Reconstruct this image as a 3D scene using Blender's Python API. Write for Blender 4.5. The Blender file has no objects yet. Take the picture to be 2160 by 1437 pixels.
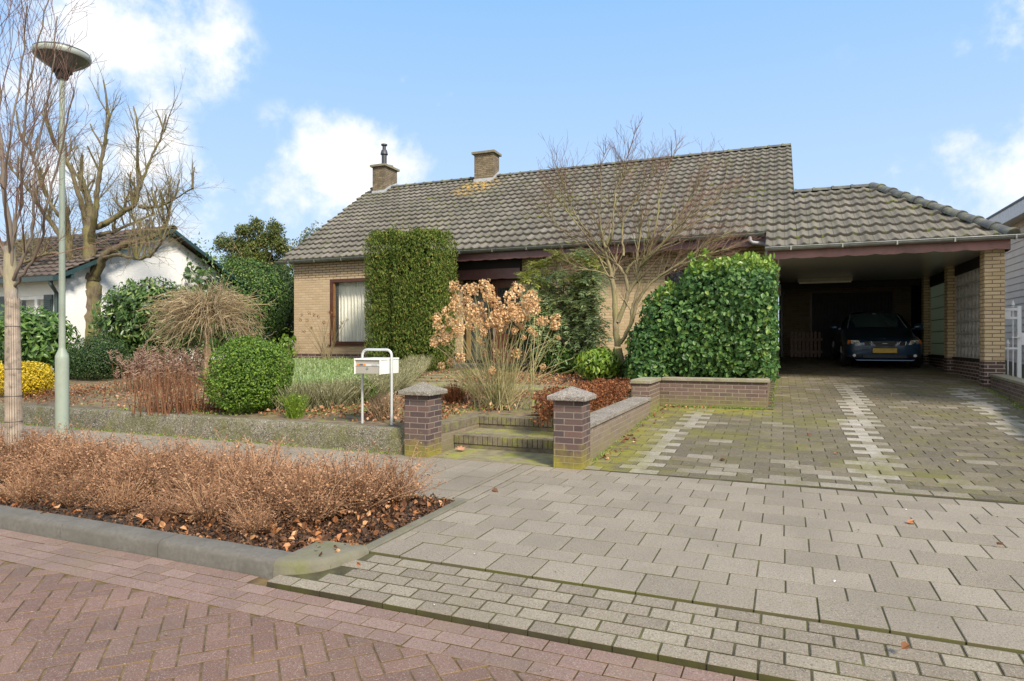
import bpy, math, random
import numpy as np
from mathutils import Vector, Matrix, Euler

# ------------------------------------------------------------------ camera
R = math.radians
TH = R(22.34); F = 1370.0; HY = 720.0; CAMH = 1.25
sT, cT = math.sin(TH), math.cos(TH)
scene = bpy.context.scene
cam_d = bpy.data.cameras.new("camera"); cam = bpy.data.objects.new("camera", cam_d)
scene.collection.objects.link(cam)
cam.location = (0, 0, CAMH); cam.rotation_euler = (R(90), 0, TH)
cam_d.sensor_width = 36; cam_d.lens = F/2160*36; cam_d.shift_y = 1.5/2160
cam_d.clip_start = .05; cam_d.clip_end = 3000
scene.camera = cam

# ------------------------------------------------------------------ world, sun
SUN_EL, SUN_AZ = R(40), R(126)      # azimuth measured from +Y towards +X
world = bpy.data.worlds.new("World"); scene.world = world; world.use_nodes = True
wt = world.node_tree; wt.nodes.clear()
def wn(t, **k):
    n = wt.nodes.new(t)
    for a, b in k.items(): setattr(n, a, b)
    return n
def wmath(op, a, b=None, c=None, clamp=False):
    n = wn("ShaderNodeMath", operation=op); n.use_clamp = clamp
    for i, v in enumerate((a, b, c)):
        if v is None: continue
        if isinstance(v, (int, float)): n.inputs[i].default_value = v
        else: wt.links.new(v, n.inputs[i])
    return n.outputs[0]
sky = wn("ShaderNodeTexSky", sky_type='NISHITA'); sky.sun_disc = False
sky.sun_elevation = SUN_EL; sky.sun_rotation = SUN_AZ; sky.air_density = 1.0; sky.dust_density = .6; sky.ozone_density = 1.6
tc = wn("ShaderNodeTexCoord"); DIR = tc.outputs["Generated"]
nz = wn("ShaderNodeTexNoise"); nz.inputs["Scale"].default_value = 5.5; nz.inputs["Detail"].default_value = 9; nz.inputs["Roughness"].default_value = .62
wt.links.new(DIR, nz.inputs["Vector"])
nz2 = wn("ShaderNodeTexNoise"); nz2.inputs["Scale"].default_value = 17; nz2.inputs["Detail"].default_value = 6; nz2.inputs["Roughness"].default_value = .6
wt.links.new(DIR, nz2.inputs["Vector"])
def direction(px, py):
    t = (px-1080)/F; u = (HY-py)/F
    v = Vector((t*cT - sT, t*sT + cT, u)); return v.normalized()
masks = None
# banks of cumulus: direction of the middle, horizontal and vertical angular radius, strength
for (px, py, rh, rv, st) in [(245,65,.15,.085,.95),(40,170,.13,.09,.6),(745,345,.145,.085,.95),(640,430,.10,.05,.7),(300,350,.12,.07,.8),(110,385,.22,.11,.8),
                             (470,400,.10,.05,.55),(2190,345,.10,.10,1.0),(925,222,.05,.032,.6),(852,168,.028,.02,.4),(1830,262,.03,.014,.4),(290,235,.06,.03,.4),
                             (-900,300,.5,.2,.9),(3200,200,.5,.25,.8),(-300,-300,.3,.2,.6)]:
    c = direction(px, py)
    sub = wn("ShaderNodeVectorMath", operation='SUBTRACT'); wt.links.new(DIR, sub.inputs[0]); sub.inputs[1].default_value = c
    mul = wn("ShaderNodeVectorMath", operation='MULTIPLY'); wt.links.new(sub.outputs[0], mul.inputs[0]); mul.inputs[1].default_value = (1/rh, 1/rh, 1/rv)
    ln = wn("ShaderNodeVectorMath", operation='LENGTH'); wt.links.new(mul.outputs[0], ln.inputs[0])
    m = wmath('MULTIPLY', wmath('SUBTRACT', 1.25, ln.outputs["Value"]), st)
    masks = m if masks is None else wmath('MAXIMUM', masks, m)
# unseen clouds behind the viewer and overhead, added as white fill light
sep = wn("ShaderNodeSeparateXYZ"); wt.links.new(DIR, sep.inputs[0])
behind = wmath('MULTIPLY', wmath('SUBTRACT', .0, sep.outputs["Y"]), 2.6, clamp=True)
masks = wmath('MAXIMUM', masks, behind)
masks = wmath('MAXIMUM', masks, wmath('MULTIPLY', wmath('SUBTRACT', sep.outputs['Z'], .62), 3.0, clamp=True))
n1 = wmath('MULTIPLY', wmath('SUBTRACT', nz.outputs["Fac"], .5), 3.4)
n2 = wmath('MULTIPLY', wmath('SUBTRACT', nz2.outputs["Fac"], .5), 1.3)
cl = wmath('ADD', wmath('ADD', masks, n1), wmath('SUBTRACT', n2, .22))
ramp = wn("ShaderNodeValToRGB"); ramp.color_ramp.interpolation = 'EASE'
ramp.color_ramp.elements[0].position = .02; ramp.color_ramp.elements[0].color = (0,0,0,1)
ramp.color_ramp.elements[1].position = 1.0; ramp.color_ramp.elements[1].color = (1,1,1,1)
wt.links.new(cl, ramp.inputs[0])
gt = wmath('MULTIPLY', ramp.outputs[0], wmath('MULTIPLY', masks, 4.0, clamp=True))
sep_z = sep.outputs['Z']
# cloud body: white, a little grey where it is thick
body = wn("ShaderNodeMixRGB"); body.inputs[1].default_value = (13.0,12.8,12.5,1); body.inputs[2].default_value = (9.6,9.5,9.4,1)
wt.links.new(nz2.outputs["Fac"], body.inputs[0])
# the blue air, a little paler towards the horizon
skm = wn("ShaderNodeMixRGB"); skm.blend_type = 'MULTIPLY'; skm.inputs[0].default_value = 1; wt.links.new(sky.outputs[0], skm.inputs[1]); skm.inputs[2].default_value = (1.0,1.0,1.0,1)
el = wn("ShaderNodeValToRGB"); wt.links.new(sep.outputs["Z"], el.inputs[0]) if False else None
zz = wmath('MULTIPLY', wmath('ABSOLUTE', sep_z), 1.0)
wt.links.new(zz, el.inputs[0]); el.color_ramp.elements[0].position = 0; el.color_ramp.elements[0].color = (.62,.76,.93,1); el.color_ramp.elements[1].position = .62; el.color_ramp.elements[1].color = (.175,.45,.92,1)
air = wn("ShaderNodeMixRGB"); air.blend_type = 'MULTIPLY'; air.inputs[0].default_value = 1; wt.links.new(el.outputs[0], air.inputs[1]); air.inputs[2].default_value = (11.6,11.6,11.6,1)
haze = wn("ShaderNodeMixRGB"); wt.links.new(air.outputs[0], haze.inputs[2])
wt.links.new(skm.outputs[0], haze.inputs[1]); haze.inputs[0].default_value = .88
mix = wn("ShaderNodeMixRGB"); wt.links.new(gt, mix.inputs[0]); wt.links.new(haze.outputs[0], mix.inputs[1]); wt.links.new(body.outputs[0], mix.inputs[2])
bg = wn("ShaderNodeBackground"); bg.inputs["Strength"].default_value = .073
wt.links.new(mix.outputs[0], bg.inputs["Color"])
wo = wn("ShaderNodeOutputWorld"); wt.links.new(bg.outputs[0], wo.inputs["Surface"])
sun_d = bpy.data.lights.new("sun", 'SUN'); sun_d.energy = 4.2; sun_d.angle = R(12); sun_d.color = (1, .90, .77)
sun = bpy.data.objects.new("sun", sun_d); scene.collection.objects.link(sun)
sd = Vector((math.sin(SUN_AZ)*math.cos(SUN_EL), math.cos(SUN_AZ)*math.cos(SUN_EL), math.sin(SUN_EL)))
sun.rotation_euler = sd.to_track_quat('Z', 'Y').to_euler(); sun.location = (20, -20, 30)
scene.view_settings.view_transform = 'Standard'; scene.view_settings.look = 'None'
scene.view_settings.exposure = 0.55; scene.view_settings.gamma = 1
scene.cycles.max_bounces = 9; scene.cycles.transparent_max_bounces = 8

# ------------------------------------------------------------------ helpers
rnd = random.Random(7); npr = np.random.default_rng(7)
def ratio(px):
    t = (px-1080)/F; return (cT*t - sT)/(sT*t + cT), sT*t + cT
def GP(px, py, z):                       # photo pixel -> point on the level z
    d = (CAMH-z)*F/(py-HY); t = (px-1080)/F
    return Vector((d*(t*cT-sT), d*(t*sT+cT), z))
def VP(px, py, Y):                       # photo pixel -> point in the plane y = Y
    t = (px-1080)/F; d = Y/(t*sT+cT)
    return Vector((d*(t*cT-sT), Y, CAMH-(py-HY)*d/F))
def gz(y): return .27 + .034*min(max(y-6.2, 0), 16)
def dz(y): return .045*max(0, y-6.77)
def GG(px, py):                          # photo pixel -> point on the garden soil
    t = (px-1080)/F; k = t*sT+cT
    d = (CAMH-.27+.034*6.2)/((py-HY)/F + .034*k)
    return Vector((d*(t*cT-sT), d*k, gz(d*k)))

def tag(o, label=None, cat=None, group=None, kind=None):
    if label: o['label'] = label
    if cat: o['category'] = cat
    if group: o['group'] = group
    if kind: o['kind'] = kind
    return o
def empty(name, loc, rz=0):
    o = bpy.data.objects.new(name, None); scene.collection.objects.link(o)
    o.location = loc; o.rotation_euler = (0, 0, rz); o.empty_display_size = .2
    return o
def link(name, me, parent=None, mat=None, smooth=False, loc=None):
    o = bpy.data.objects.new(name, me); scene.collection.objects.link(o)
    if mat and not me.materials: me.materials.append(mat)
    if smooth: me.polygons.foreach_set("use_smooth", [True]*len(me.polygons))
    if parent: o.parent = parent
    if loc is not None: o.location = loc
    return o
def copy_thing(o, loc, rz=None, scale=None):
    c = o.copy(); scene.collection.objects.link(c); c.location = loc
    if rz is not None: c.rotation_euler = (0, 0, rz)
    if scale is not None: c.scale = scale if hasattr(scale, '__len__') else (scale,)*3
    for ch in list(o.children):
        d = ch.copy(); scene.collection.objects.link(d); d.parent = c
        for g in list(ch.children):
            e = g.copy(); scene.collection.objects.link(e); e.parent = d
    return c
def box_uv(me):                          # metric box projection
    n = len(me.loops)
    if n == 0: return
    co = np.empty(len(me.vertices)*3, np.float32); me.vertices.foreach_get("co", co); co = co.reshape(-1,3)
    vi = np.empty(n, np.int32); me.loops.foreach_get("vertex_index", vi)
    pn = np.empty(len(me.polygons)*3, np.float32); me.polygons.foreach_get("normal", pn); pn = np.abs(pn.reshape(-1,3))
    lt = np.empty(len(me.polygons), np.int32); me.polygons.foreach_get("loop_total", lt)
    ax = np.repeat(np.argmax(pn, 1), lt); p = co[vi]
    uv = np.where((ax==0)[:,None], p[:,[1,2]], np.where((ax==1)[:,None], p[:,[0,2]], p[:,[0,1]]))
    l = me.uv_layers.new(name="UVMap"); l.data.foreach_set("uv", uv.astype(np.float32).ravel())
class MB:
    def __init__(s): s.v = []; s.f = []
    def add(s, vs, fs):
        k = len(s.v); s.v += [tuple(q) for q in vs]; s.f += [tuple(i+k for i in f) for f in fs]; return s
    def box(s, x0, x1, y0, y1, z0, z1):
        return s.add([(x0,y0,z0),(x1,y0,z0),(x1,y1,z0),(x0,y1,z0),(x0,y0,z1),(x1,y0,z1),(x1,y1,z1),(x0,y1,z1)],
                     [(0,3,2,1),(4,5,6,7),(0,1,5,4),(1,2,6,5),(2,3,7,6),(3,0,4,7)])
    def obox(s, c, ax, ay, az):          # centre and three half axes
        c, ax, ay, az = map(Vector, (c, ax, ay, az)); vs = []
        for sz in (-1,1):
            for sx, sy in ((-1,-1),(1,-1),(1,1),(-1,1)): vs.append(c+ax*sx+ay*sy+az*sz)
        return s.add(vs, [(0,3,2,1),(4,5,6,7),(0,1,5,4),(1,2,6,5),(2,3,7,6),(3,0,4,7)])
    def poly(s, vs): return s.add(vs, [tuple(range(len(vs)))])
    def prism(s, pts, d):                # polygon and its extrusion vector
        n = len(pts); d = Vector(d); a = [Vector(p) for p in pts]; b = [p+d for p in a]
        return s.add(a+b, [tuple(range(n))[::-1], tuple(range(n, 2*n))] + [(i, (i+1)%n, (i+1)%n+n, i+n) for i in range(n)])
    def tube(s, pts, rad, sides=8, cap=True):
        pts = [Vector(p) for p in pts]; n = len(pts)
        if not hasattr(rad, '__len__'): rad = [rad]*n
        vs = []; ref = None
        for i, p in enumerate(pts):
            t = (pts[min(i+1,n-1)]-pts[max(i-1,0)]).normalized()
            if ref is None: ref = t.orthogonal().normalized()
            ref = (ref - t*ref.dot(t)); ref = ref.normalized() if ref.length > 1e-6 else t.orthogonal().normalized()
            b = t.cross(ref)
            for k in range(sides):
                a = 2*math.pi*k/sides; vs.append(p + (ref*math.cos(a)+b*math.sin(a))*rad[i])
        fs = [(i*sides+k, i*sides+(k+1)%sides, (i+1)*sides+(k+1)%sides, (i+1)*sides+k) for i in range(n-1) for k in range(sides)]
        if cap: fs += [tuple(range(sides))[::-1], tuple(range((n-1)*sides, n*sides))]
        return s.add(vs, fs)
    def lathe(s, c, prof, sides=24, axis='Z'):
        vs = []; c = Vector(c)
        for r, h in prof:
            for k in range(sides):
                a = 2*math.pi*k/sides
                q = (r*math.cos(a), r*math.sin(a), h)
                if axis == 'Y': q = (q[0], q[2], q[1])
                if axis == 'X': q = (q[2], q[0], q[1])
                vs.append(c+Vector(q))
        n = len(prof)
        fs = [(i*sides+k, i*sides+(k+1)%sides, (i+1)*sides+(k+1)%sides, (i+1)*sides+k) for i in range(n-1) for k in range(sides)]
        fs += [tuple(range(sides))[::-1], tuple(range((n-1)*sides, n*sides))]
        return s.add(vs, fs)
    def mesh(s, name):
        me = bpy.data.meshes.new(name); me.from_pydata(s.v, [], s.f); me.update(); box_uv(me); return me
    def build(s, name, mat, parent=None, smooth=False, bevel=0, origin=None):
        if origin is not None:
            o = Vector(origin); s.v = [tuple(Vector(q)-o) for q in s.v]
        me = s.mesh(name); ob = link(name, me, parent, mat, smooth, origin)
        if smooth and bevel == 0:
            try: me.set_sharp_from_angle(angle=R(40))
            except Exception: pass
        if bevel:
            b = ob.modifiers.new("bevel", 'BEVEL'); b.width = bevel; b.segments = 2; b.limit_method = 'ANGLE'
        return ob

# ---- materials
def newmat(name):
    m = bpy.data.materials.new(name); m.use_nodes = True; nt = m.node_tree; nt.nodes.clear()
    out = nt.nodes.new("ShaderNodeOutputMaterial"); b = nt.nodes.new("ShaderNodeBsdfPrincipled")
    nt.links.new(b.outputs[0], out.inputs[0]); return m, nt, b, out
class N:
    def __init__(s, nt): s.nt = nt
    def put(s, sock, v):
        if v is None: return
        if isinstance(v, bpy.types.NodeSocket): s.nt.links.new(v, sock)
        else:
            if isinstance(v, tuple) and len(v) == 3 and sock.type == 'RGBA': v = (*v, 1)
            sock.default_value = v
    def math(s, op, a, b=None, c=None, clamp=False):
        n = s.nt.nodes.new("ShaderNodeMath"); n.operation = op; n.use_clamp = clamp
        for i, v in enumerate((a, b, c)): s.put(n.inputs[i], v)
        return n.outputs[0]
    def noise(s, vec, scale, detail=4, rough=.55, out="Fac"):
        n = s.nt.nodes.new("ShaderNodeTexNoise"); s.put(n.inputs["Vector"], vec)
        n.inputs["Scale"].default_value = scale; n.inputs["Detail"].default_value = detail; n.inputs["Roughness"].default_value = rough
        return n.outputs[out]
    def ramp(s, fac, stops, interp='LINEAR'):
        n = s.nt.nodes.new("ShaderNodeValToRGB"); r = n.color_ramp; r.interpolation = interp
        while len(r.elements) < len(stops): r.elements.new(.5)
        for e, (p, c) in zip(r.elements, stops):
            e.position = p; e.color = (*c, 1) if hasattr(c, '__len__') else (c, c, c, 1)
        s.put(n.inputs[0], fac); return n.outputs[0]
    def mix(s, f, a, b, mode='MIX'):
        n = s.nt.nodes.new("ShaderNodeMixRGB"); n.blend_type = mode
        s.put(n.inputs[0], f); s.put(n.inputs[1], a); s.put(n.inputs[2], b); return n.outputs[0]
    def bump(s, h, strength=.3, dist=.01, normal=None):
        n = s.nt.nodes.new("ShaderNodeBump"); n.inputs["Strength"].default_value = strength; n.inputs["Distance"].default_value = dist
        s.put(n.inputs["Height"], h)
        if normal is not None: s.put(n.inputs["Normal"], normal)
        return n.outputs[0]
    def coord(s, which="Object"): return s.nt.nodes.new("ShaderNodeTexCoord").outputs[which]
    def pos(s): return s.nt.nodes.new("ShaderNodeNewGeometry").outputs["Position"]
    def xyz(s, v):
        n = s.nt.nodes.new("ShaderNodeSeparateXYZ"); s.put(n.inputs[0], v); return n.outputs
    def attr(s, name="rnd"):
        n = s.nt.nodes.new("ShaderNodeAttribute"); n.attribute_name = name; return n.outputs["Fac"]
    def oinfo(s): return s.nt.nodes.new("ShaderNodeObjectInfo").outputs["Random"]
    def scale(s, v, sc):
        n = s.nt.nodes.new("ShaderNodeVectorMath"); n.operation = 'MULTIPLY'; s.put(n.inputs[0], v); n.inputs[1].default_value = sc; return n.outputs[0]

def plain(name, col, rough=.6, metal=0, var=.12, nscale=8, bump=.0, spec=.5, dirt=None, coat=0):
    m, nt, b, _ = newmat(name); n = N(nt); p = n.pos()
    f = n.noise(p, nscale, 5)
    c = n.mix(n.ramp(f, [(.3, 0), (.7, 1)]), tuple(x*(1-var) for x in col), tuple(min(1, x*(1+var)) for x in col))
    if dirt:
        dcol, amt, dsc = dirt
        c = n.mix(n.math('MULTIPLY', n.ramp(n.noise(p, dsc, 7, .65), [(.48, 0), (.68, 1)]), amt), c, dcol)
    nt.links.new(c, b.inputs["Base Color"]); b.inputs["Roughness"].default_value = rough
    b.inputs["Metallic"].default_value = metal; b.inputs["Specular IOR Level"].default_value = spec
    if coat: b.inputs["Coat Weight"].default_value = coat; b.inputs["Coat Roughness"].default_value = .05
    if bump: nt.links.new(n.bump(n.noise(p, nscale*8, 5), bump, .01), b.inputs["Normal"])
    return m

def brickmat(name, cols, mortar, bw, bh, ms, stain=None, mossz=None, flushz=None, bump=.5, off=(0,0), dark_mortar=None):
    m, nt, b, _ = newmat(name); n = N(nt)
    uv = n.coord("UV"); p = n.pos()
    mp = nt.nodes.new("ShaderNodeMapping"); nt.links.new(uv, mp.inputs[0]); mp.inputs["Location"].default_value = (off[0], off[1], 0)
    wob = n.mix(.0035, mp.outputs[0], n.noise(p, 14, 3, .5, "Color"), 'ADD')
    t = nt.nodes.new("ShaderNodeTexBrick"); nt.links.new(wob, t.inputs["Vector"])
    t.offset = .5; t.inputs["Scale"].default_value = 1; t.inputs["Brick Width"].default_value = bw; t.inputs["Row Height"].default_value = bh
    t.inputs["Mortar Size"].default_value = ms; t.inputs["Mortar Smooth"].default_value = .25; t.inputs["Bias"].default_value = 0
    t.inputs["Color1"].default_value = (0,0,0,1); t.inputs["Color2"].default_value = (1,1,1,1); t.inputs["Mortar"].default_value = (.5,.5,.5,1)
    bc = n.ramp(t.outputs["Color"], [(i/(len(cols)-1), c) for i, c in enumerate(cols)])
    fine = n.noise(p, 60, 6, .65)
    bc = n.mix(n.ramp(fine, [(.3, .0), (.75, .5)]), bc, tuple(x*.6 for x in cols[0]), 'MIX')
    mort = mortar
    if flushz is not None:
        z = n.xyz(p)[2]
        f = n.math('ADD', n.math('MULTIPLY', n.math('SUBTRACT', z, flushz), 9), n.math('MULTIPLY', n.math('SUBTRACT', n.noise(p, 3, 3), .5), 2.0), clamp=True)
        mort = n.mix(f, mortar, dark_mortar)
    c = n.mix(t.outputs["Fac"], bc, mort)
    big = n.ramp(n.noise(p, 1.1, 5, .6), [(.35, .0), (.7, 1)])
    c = n.mix(n.math('MULTIPLY', big, .22), c, tuple(x*.55 for x in cols[len(cols)//2]))
    if stain:                                   # lichen and efflorescence specks
        scol, amt, ssc, lo = stain
        c = n.mix(n.math('MULTIPLY', n.ramp(n.noise(p, ssc, 8, .7), [(lo, 0), (lo+.07, 1)]), amt), c, scol)
    if mossz is not None:                       # moss grown up from the foot
        z0, h, mcol = mossz
        z = n.xyz(p)[2]
        f = n.math('SUBTRACT', 1.0, n.math('DIVIDE', n.math('SUBTRACT', z, z0), h))
        f = n.math('MULTIPLY', n.math('ADD', f, n.math('MULTIPLY', n.math('SUBTRACT', n.noise(p, 7, 6, .65), .5), 2.6)), 1.0, clamp=True)
        c = n.mix(n.math('MULTIPLY', f, .8), c, mcol)
    nt.links.new(c, b.inputs["Base Color"]); b.inputs["Roughness"].default_value = .85; b.inputs["Specular IOR Level"].default_value = .3
    h = n.math('ADD', n.math('MULTIPLY', n.math('SUBTRACT', 1, t.outputs["Fac"]), 1), n.math('MULTIPLY', fine, .5))
    nt.links.new(n.bump(h, bump, .012), b.inputs["Normal"])
    return m

def pavermat(name, stops, speck, moss=None, rough=.9, stain=.25, walls=False, joint=(.11,.093,.052), joint2=(.10,.10,.025)):
    """stops: colour by the paver's own random value; speck: strength of aggregate; moss (colour, amount)"""
    m, nt, b, _ = newmat(name); n = N(nt); p = n.pos()
    c = n.ramp(n.attr(), stops)
    a = n.noise(p, 95, 5, .85); a2 = n.noise(p, 150, 4, .85)
    c = n.mix(n.math('MULTIPLY', n.ramp(a, [(.38, 1), (.5, 0)]), speck), c, (.05,.045,.04))
    c = n.mix(n.math('MULTIPLY', n.ramp(a2, [(.56, 0), (.66, 1)]), speck*.9), c, (.62,.58,.52))
    c = n.mix(n.math('MULTIPLY', n.ramp(n.noise(p, 1.6, 6, .6), [(.4, 0), (.7, 1)]), stain), c, (.10,.09,.075))
    if moss:
        for (mcol, amt, sc, lo, hi) in moss:
            f = n.math('MULTIPLY', n.ramp(n.noise(p, sc, 8, .68), [(lo, 0), (hi, 1)]), amt)
            c = n.mix(f, c, mcol)
    if walls:                                    # thick moss on the damp strip beside the garden walls
        X_ = n.xyz(p); dy_ = n.math('ABSOLUTE', n.math('SUBTRACT', X_[1], 10.55)); inx = n.ramp(n.math('ADD', n.math('MULTIPLY', X_[0], .5), n.math('MULTIPLY', n.noise(p, 3, 4), .4)), [(.10, 1), (.32, 0)])
        f1 = n.math('MULTIPLY', n.ramp(dy_, [(.15, 1), (.75, 0)]), inx)
        f2 = n.math('MULTIPLY', n.ramp(n.math('ABSOLUTE', n.math('SUBTRACT', X_[0], -1.65)), [(.1, .9), (.55, 0)]), n.math('LESS_THAN', X_[1], 10.9))
        fm = n.math('MULTIPLY', n.math('MAXIMUM', f1, f2), n.ramp(n.noise(p, 5, 8, .72), [(.40, 0), (.55, 1)]))
        c = n.mix(n.math('MULTIPLY', fm, .9), c, (.215,.205,.022))
    ng = nt.nodes.new("ShaderNodeNewGeometry"); nzz = n.math('ABSOLUTE', n.xyz(ng.outputs["True Normal"])[2])
    jc = n.mix(n.ramp(n.noise(p, 3.5, 6, .6), [(.42, 0), (.6, 1)]), joint, joint2)      # dirt and moss clinging to the sides of each stone
    c = n.mix(n.ramp(nzz, [(.35, 1), (.93, 0)]), c, jc)
    # worn, stained edges and traffic dirt
    c = n.mix(n.math('MULTIPLY', n.ramp(n.noise(n.scale(p, (1, .35, 1)), .9, 7, .65), [(.5, 0), (.68, 1)]), .28), c, (.12,.10,.07))
    nt.links.new(c, b.inputs["Base Color"]); b.inputs["Roughness"].default_value = rough; b.inputs["Specular IOR Level"].default_value = .35
    nt.links.new(n.bump(n.math('ADD', a, n.noise(p, 30, 4)), .35, .004), b.inputs["Normal"])
    return m

# ------------------------------------------------------------------ paving
def pavers(name, items, zf, mat, gap=.006, bevel=.003, thick=.05, jitter=.0007, seed=1, tilt=.0012, vals=None):
    """items: (cx, cy, w, l, angle). One joined mesh of separate stones."""
    g = np.random.default_rng(seed); it = np.array(items, float); n = len(it)
    cx, cy, w, l, an = it.T; w = w-gap; l = l-gap
    ca, sa = np.cos(an), np.sin(an)
    sx = np.array([-1,1,1,-1])*.5; sy = np.array([-1,-1,1,1])*.5
    V = np.zeros((n, 12, 3)); hz = g.normal(0, jitter, n); tx = g.normal(0, tilt, n); ty = g.normal(0, tilt, n)
    an2 = an + g.normal(0, .004, n); ca, sa = np.cos(an2), np.sin(an2)
    for ring, (ins, dzz) in enumerate([(bevel, 0), (0, -bevel*.7), (0, -thick)]):
        for k in range(4):
            lx = sx[k]*(w-2*ins); ly = sy[k]*(l-2*ins)
            V[:, ring*4+k, 0] = cx + lx*ca - ly*sa
            V[:, ring*4+k, 1] = cy + lx*sa + ly*ca
            V[:, ring*4+k, 2] = dzz + hz + lx*tx + ly*ty
    V[:, :, 2] += zf(V[:, :, 0], V[:, :, 1])
    base = [(0,1,2,3)] + [(k, k+4, (k+1)%4+4, (k+1)%4) for k in range(4)] + [(k+4, k+8, (k+1)%4+8, (k+1)%4+4) for k in range(4)]
    base[0] = (0,1,2,3)
    base = [base[0]] + [tuple(reversed((k, (k+1)%4, (k+1)%4+4, k+4))) for k in range(4)] + [tuple(reversed((k+4, (k+1)%4+4, (k+1)%4+8, k+8))) for k in range(4)]
    Fc = (np.array(base)[None] + (np.arange(n)*12)[:,None,None]).reshape(-1, 4)
    me = fastmesh(name, V.reshape(-1,3), Fc)
    r = g.random(n) if vals is None else np.array(vals)
    at = me.attributes.new("rnd", 'FLOAT', 'POINT'); at.data.foreach_set("value", np.repeat(r, 12).astype(np.float32))
    return link(name, me, None, mat)
def fastmesh(name, V, Fc):
    me = bpy.data.meshes.new(name); k = Fc.shape[1]
    me.vertices.add(len(V)); me.vertices.foreach_set("co", np.asarray(V, np.float32).ravel())
    me.loops.add(Fc.size); me.loops.foreach_set("vertex_index", Fc.astype(np.int32).ravel())
    me.polygons.add(len(Fc)); me.polygons.foreach_set("loop_start", np.arange(0, Fc.size, k, dtype=np.int32))
    me.update(calc_edges=True); me.validate(); me.polygons.foreach_set('use_smooth', [False]*len(me.polygons)); return me

STONE = .277
M = {}
M['slab'] = pavermat("concrete_slab", [(0,(.225,.193,.145)),(.5,(.256,.22,.168)),(1,(.288,.25,.193))], .75, moss=[((.16,.15,.06), .35, 2.3, .58, .74)])
M['crossing'] = pavermat("crossing_block", [(0,(.19,.16,.118)),(.5,(.23,.195,.145)),(1,(.27,.235,.175))], .75, moss=[((.16,.15,.06), .35, 3, .58, .74)], joint=(.045,.038,.02), joint2=(.06,.06,.015))
M['road_brick'] = pavermat("road_brick", [(0,(.145,.080,.060)),(.5,(.175,.097,.072)),(1,(.205,.118,.09))], .7, moss=[((.27,.18,.14), .3, 1.4, .5, .75)], stain=.3, joint=(.10,.07,.03), joint2=(.20,.13,.045))
M['gutter_brick'] = pavermat("gutter_brick", [(0,(.19,.12,.098)),(.5,(.225,.145,.118)),(1,(.26,.175,.145))], .6, moss=[((.22,.17,.10), .4, 3, .5, .7)], joint=(.10,.07,.03), joint2=(.16,.11,.05))
M['drive'] = pavermat("driveway_block", [(0,(.085,.07,.042)),(.45,(.125,.103,.062)),(.66,(.17,.14,.09)),(.70,(.22,.19,.14)),(.78,(.27,.24,.185)),(.80,(.29,.265,.215)),(1,(.40,.37,.315))], .85,
                      walls=True,
                      moss=[((.34,.32,.25), .5, 26, .60, .68), ((.15,.145,.022), .8, .8, .52, .66), ((.11,.10,.03), .6, 2.6, .48, .66), ((.23,.235,.025), .7, 8, .60, .72)])
M['joint'] = plain("joint_soil", (.055,.048,.022), .95, var=.4, nscale=9, bump=.6, dirt=((.10,.11,.018), .8, 4))
M['road_joint'] = plain("joint_sand", (.14,.095,.04), .95, var=.5, nscale=14, bump=.5, dirt=((.03,.025,.018), .9, 5))
M['soil'] = plain("garden_soil", (.15,.11,.065), .97, var=.5, nscale=7, bump=1.0, dirt=((.20,.20,.04), .7, 2.7))
M['bedsoil'] = plain("bed_soil", (.05,.037,.027), .97, var=.5, nscale=16, bump=1.0)
M['field'] = plain("field", (.10,.13,.045), .97, var=.3, nscale=.4)

def bond(x0, x1, y0, y1, wx, wy, phase=0.0, along='x', row0=0, skip=None):
    out = []
    if along == 'x':
        ny = int(math.ceil((y1-y0)/wy-1e-6))
        for j in range(ny):
            yy0 = y0+j*wy; yy1 = min(yy0+wy, y1)
            if yy1-yy0 < .03: continue
            ph = phase + (.5*wx if (j+row0) % 2 else 0)
            k = math.floor((x0-ph)/wx)
            while ph+k*wx < x1:
                a = max(ph+k*wx, x0); b_ = min(ph+(k+1)*wx, x1); k += 1
                if b_-a < .03: continue
                if skip and skip((a+b_)/2, (yy0+yy1)/2): continue
                out.append(((a+b_)/2, (yy0+yy1)/2, b_-a, yy1-yy0, 0))
    else:
        for (cx, cy, w, l, an) in bond(y0, y1, x0, x1, wx, wy, phase, 'x', row0): 
            if skip and skip(cy, cx): continue
            out.append((cy, cx, l, w, 0))
    return out
flat = lambda z: (lambda x, y: z + 0*x)
XB = -2.256                                   # outer edge of the planting bed and start of the crossing
# street lines lean about one degree from the house's
LEAN = lambda x: -.012*(x+2)
def lean(items): return [(cx, cy+LEAN(cx), w, l, an-.012) for cx, cy, w, l, an in items]
right = bond(XB, 9.5, 3.25, 3.527, STONE, .277, -.662)
right += bond(XB, 9.5, 3.527, 3.712, STONE, .185, -.662+STONE/2)
right += bond(XB, 9.5, 3.712, 6.12, STONE, STONE, -.662, row0=0)
right += [(XB-.075, 3.27+STONE*(k+.5)+1.27, .145, STONE, 0) for k in range(6)]
left = bond(-26, XB-.15, 4.57, 6.26, STONE, STONE, 4.57, along='y')
pav = pavers("sidewalk", lean(right)+lean(left), flat(0), M['slab'], seed=3, gap=.0078)
tag(pav, kind='structure')
MB().prism([(-30,4.55,-.0038),(XB-.01,4.55,-.0038),(XB-.01,3.262,-.0038),(12,3.262-.17,-.0038),(12,6.16,-.0038),(-30,6.55,-.0038)], (0,0,-.05)).build("sidewalk_base", M['joint'])
tag(bpy.data.objects["sidewalk_base"], kind='structure')
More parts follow.
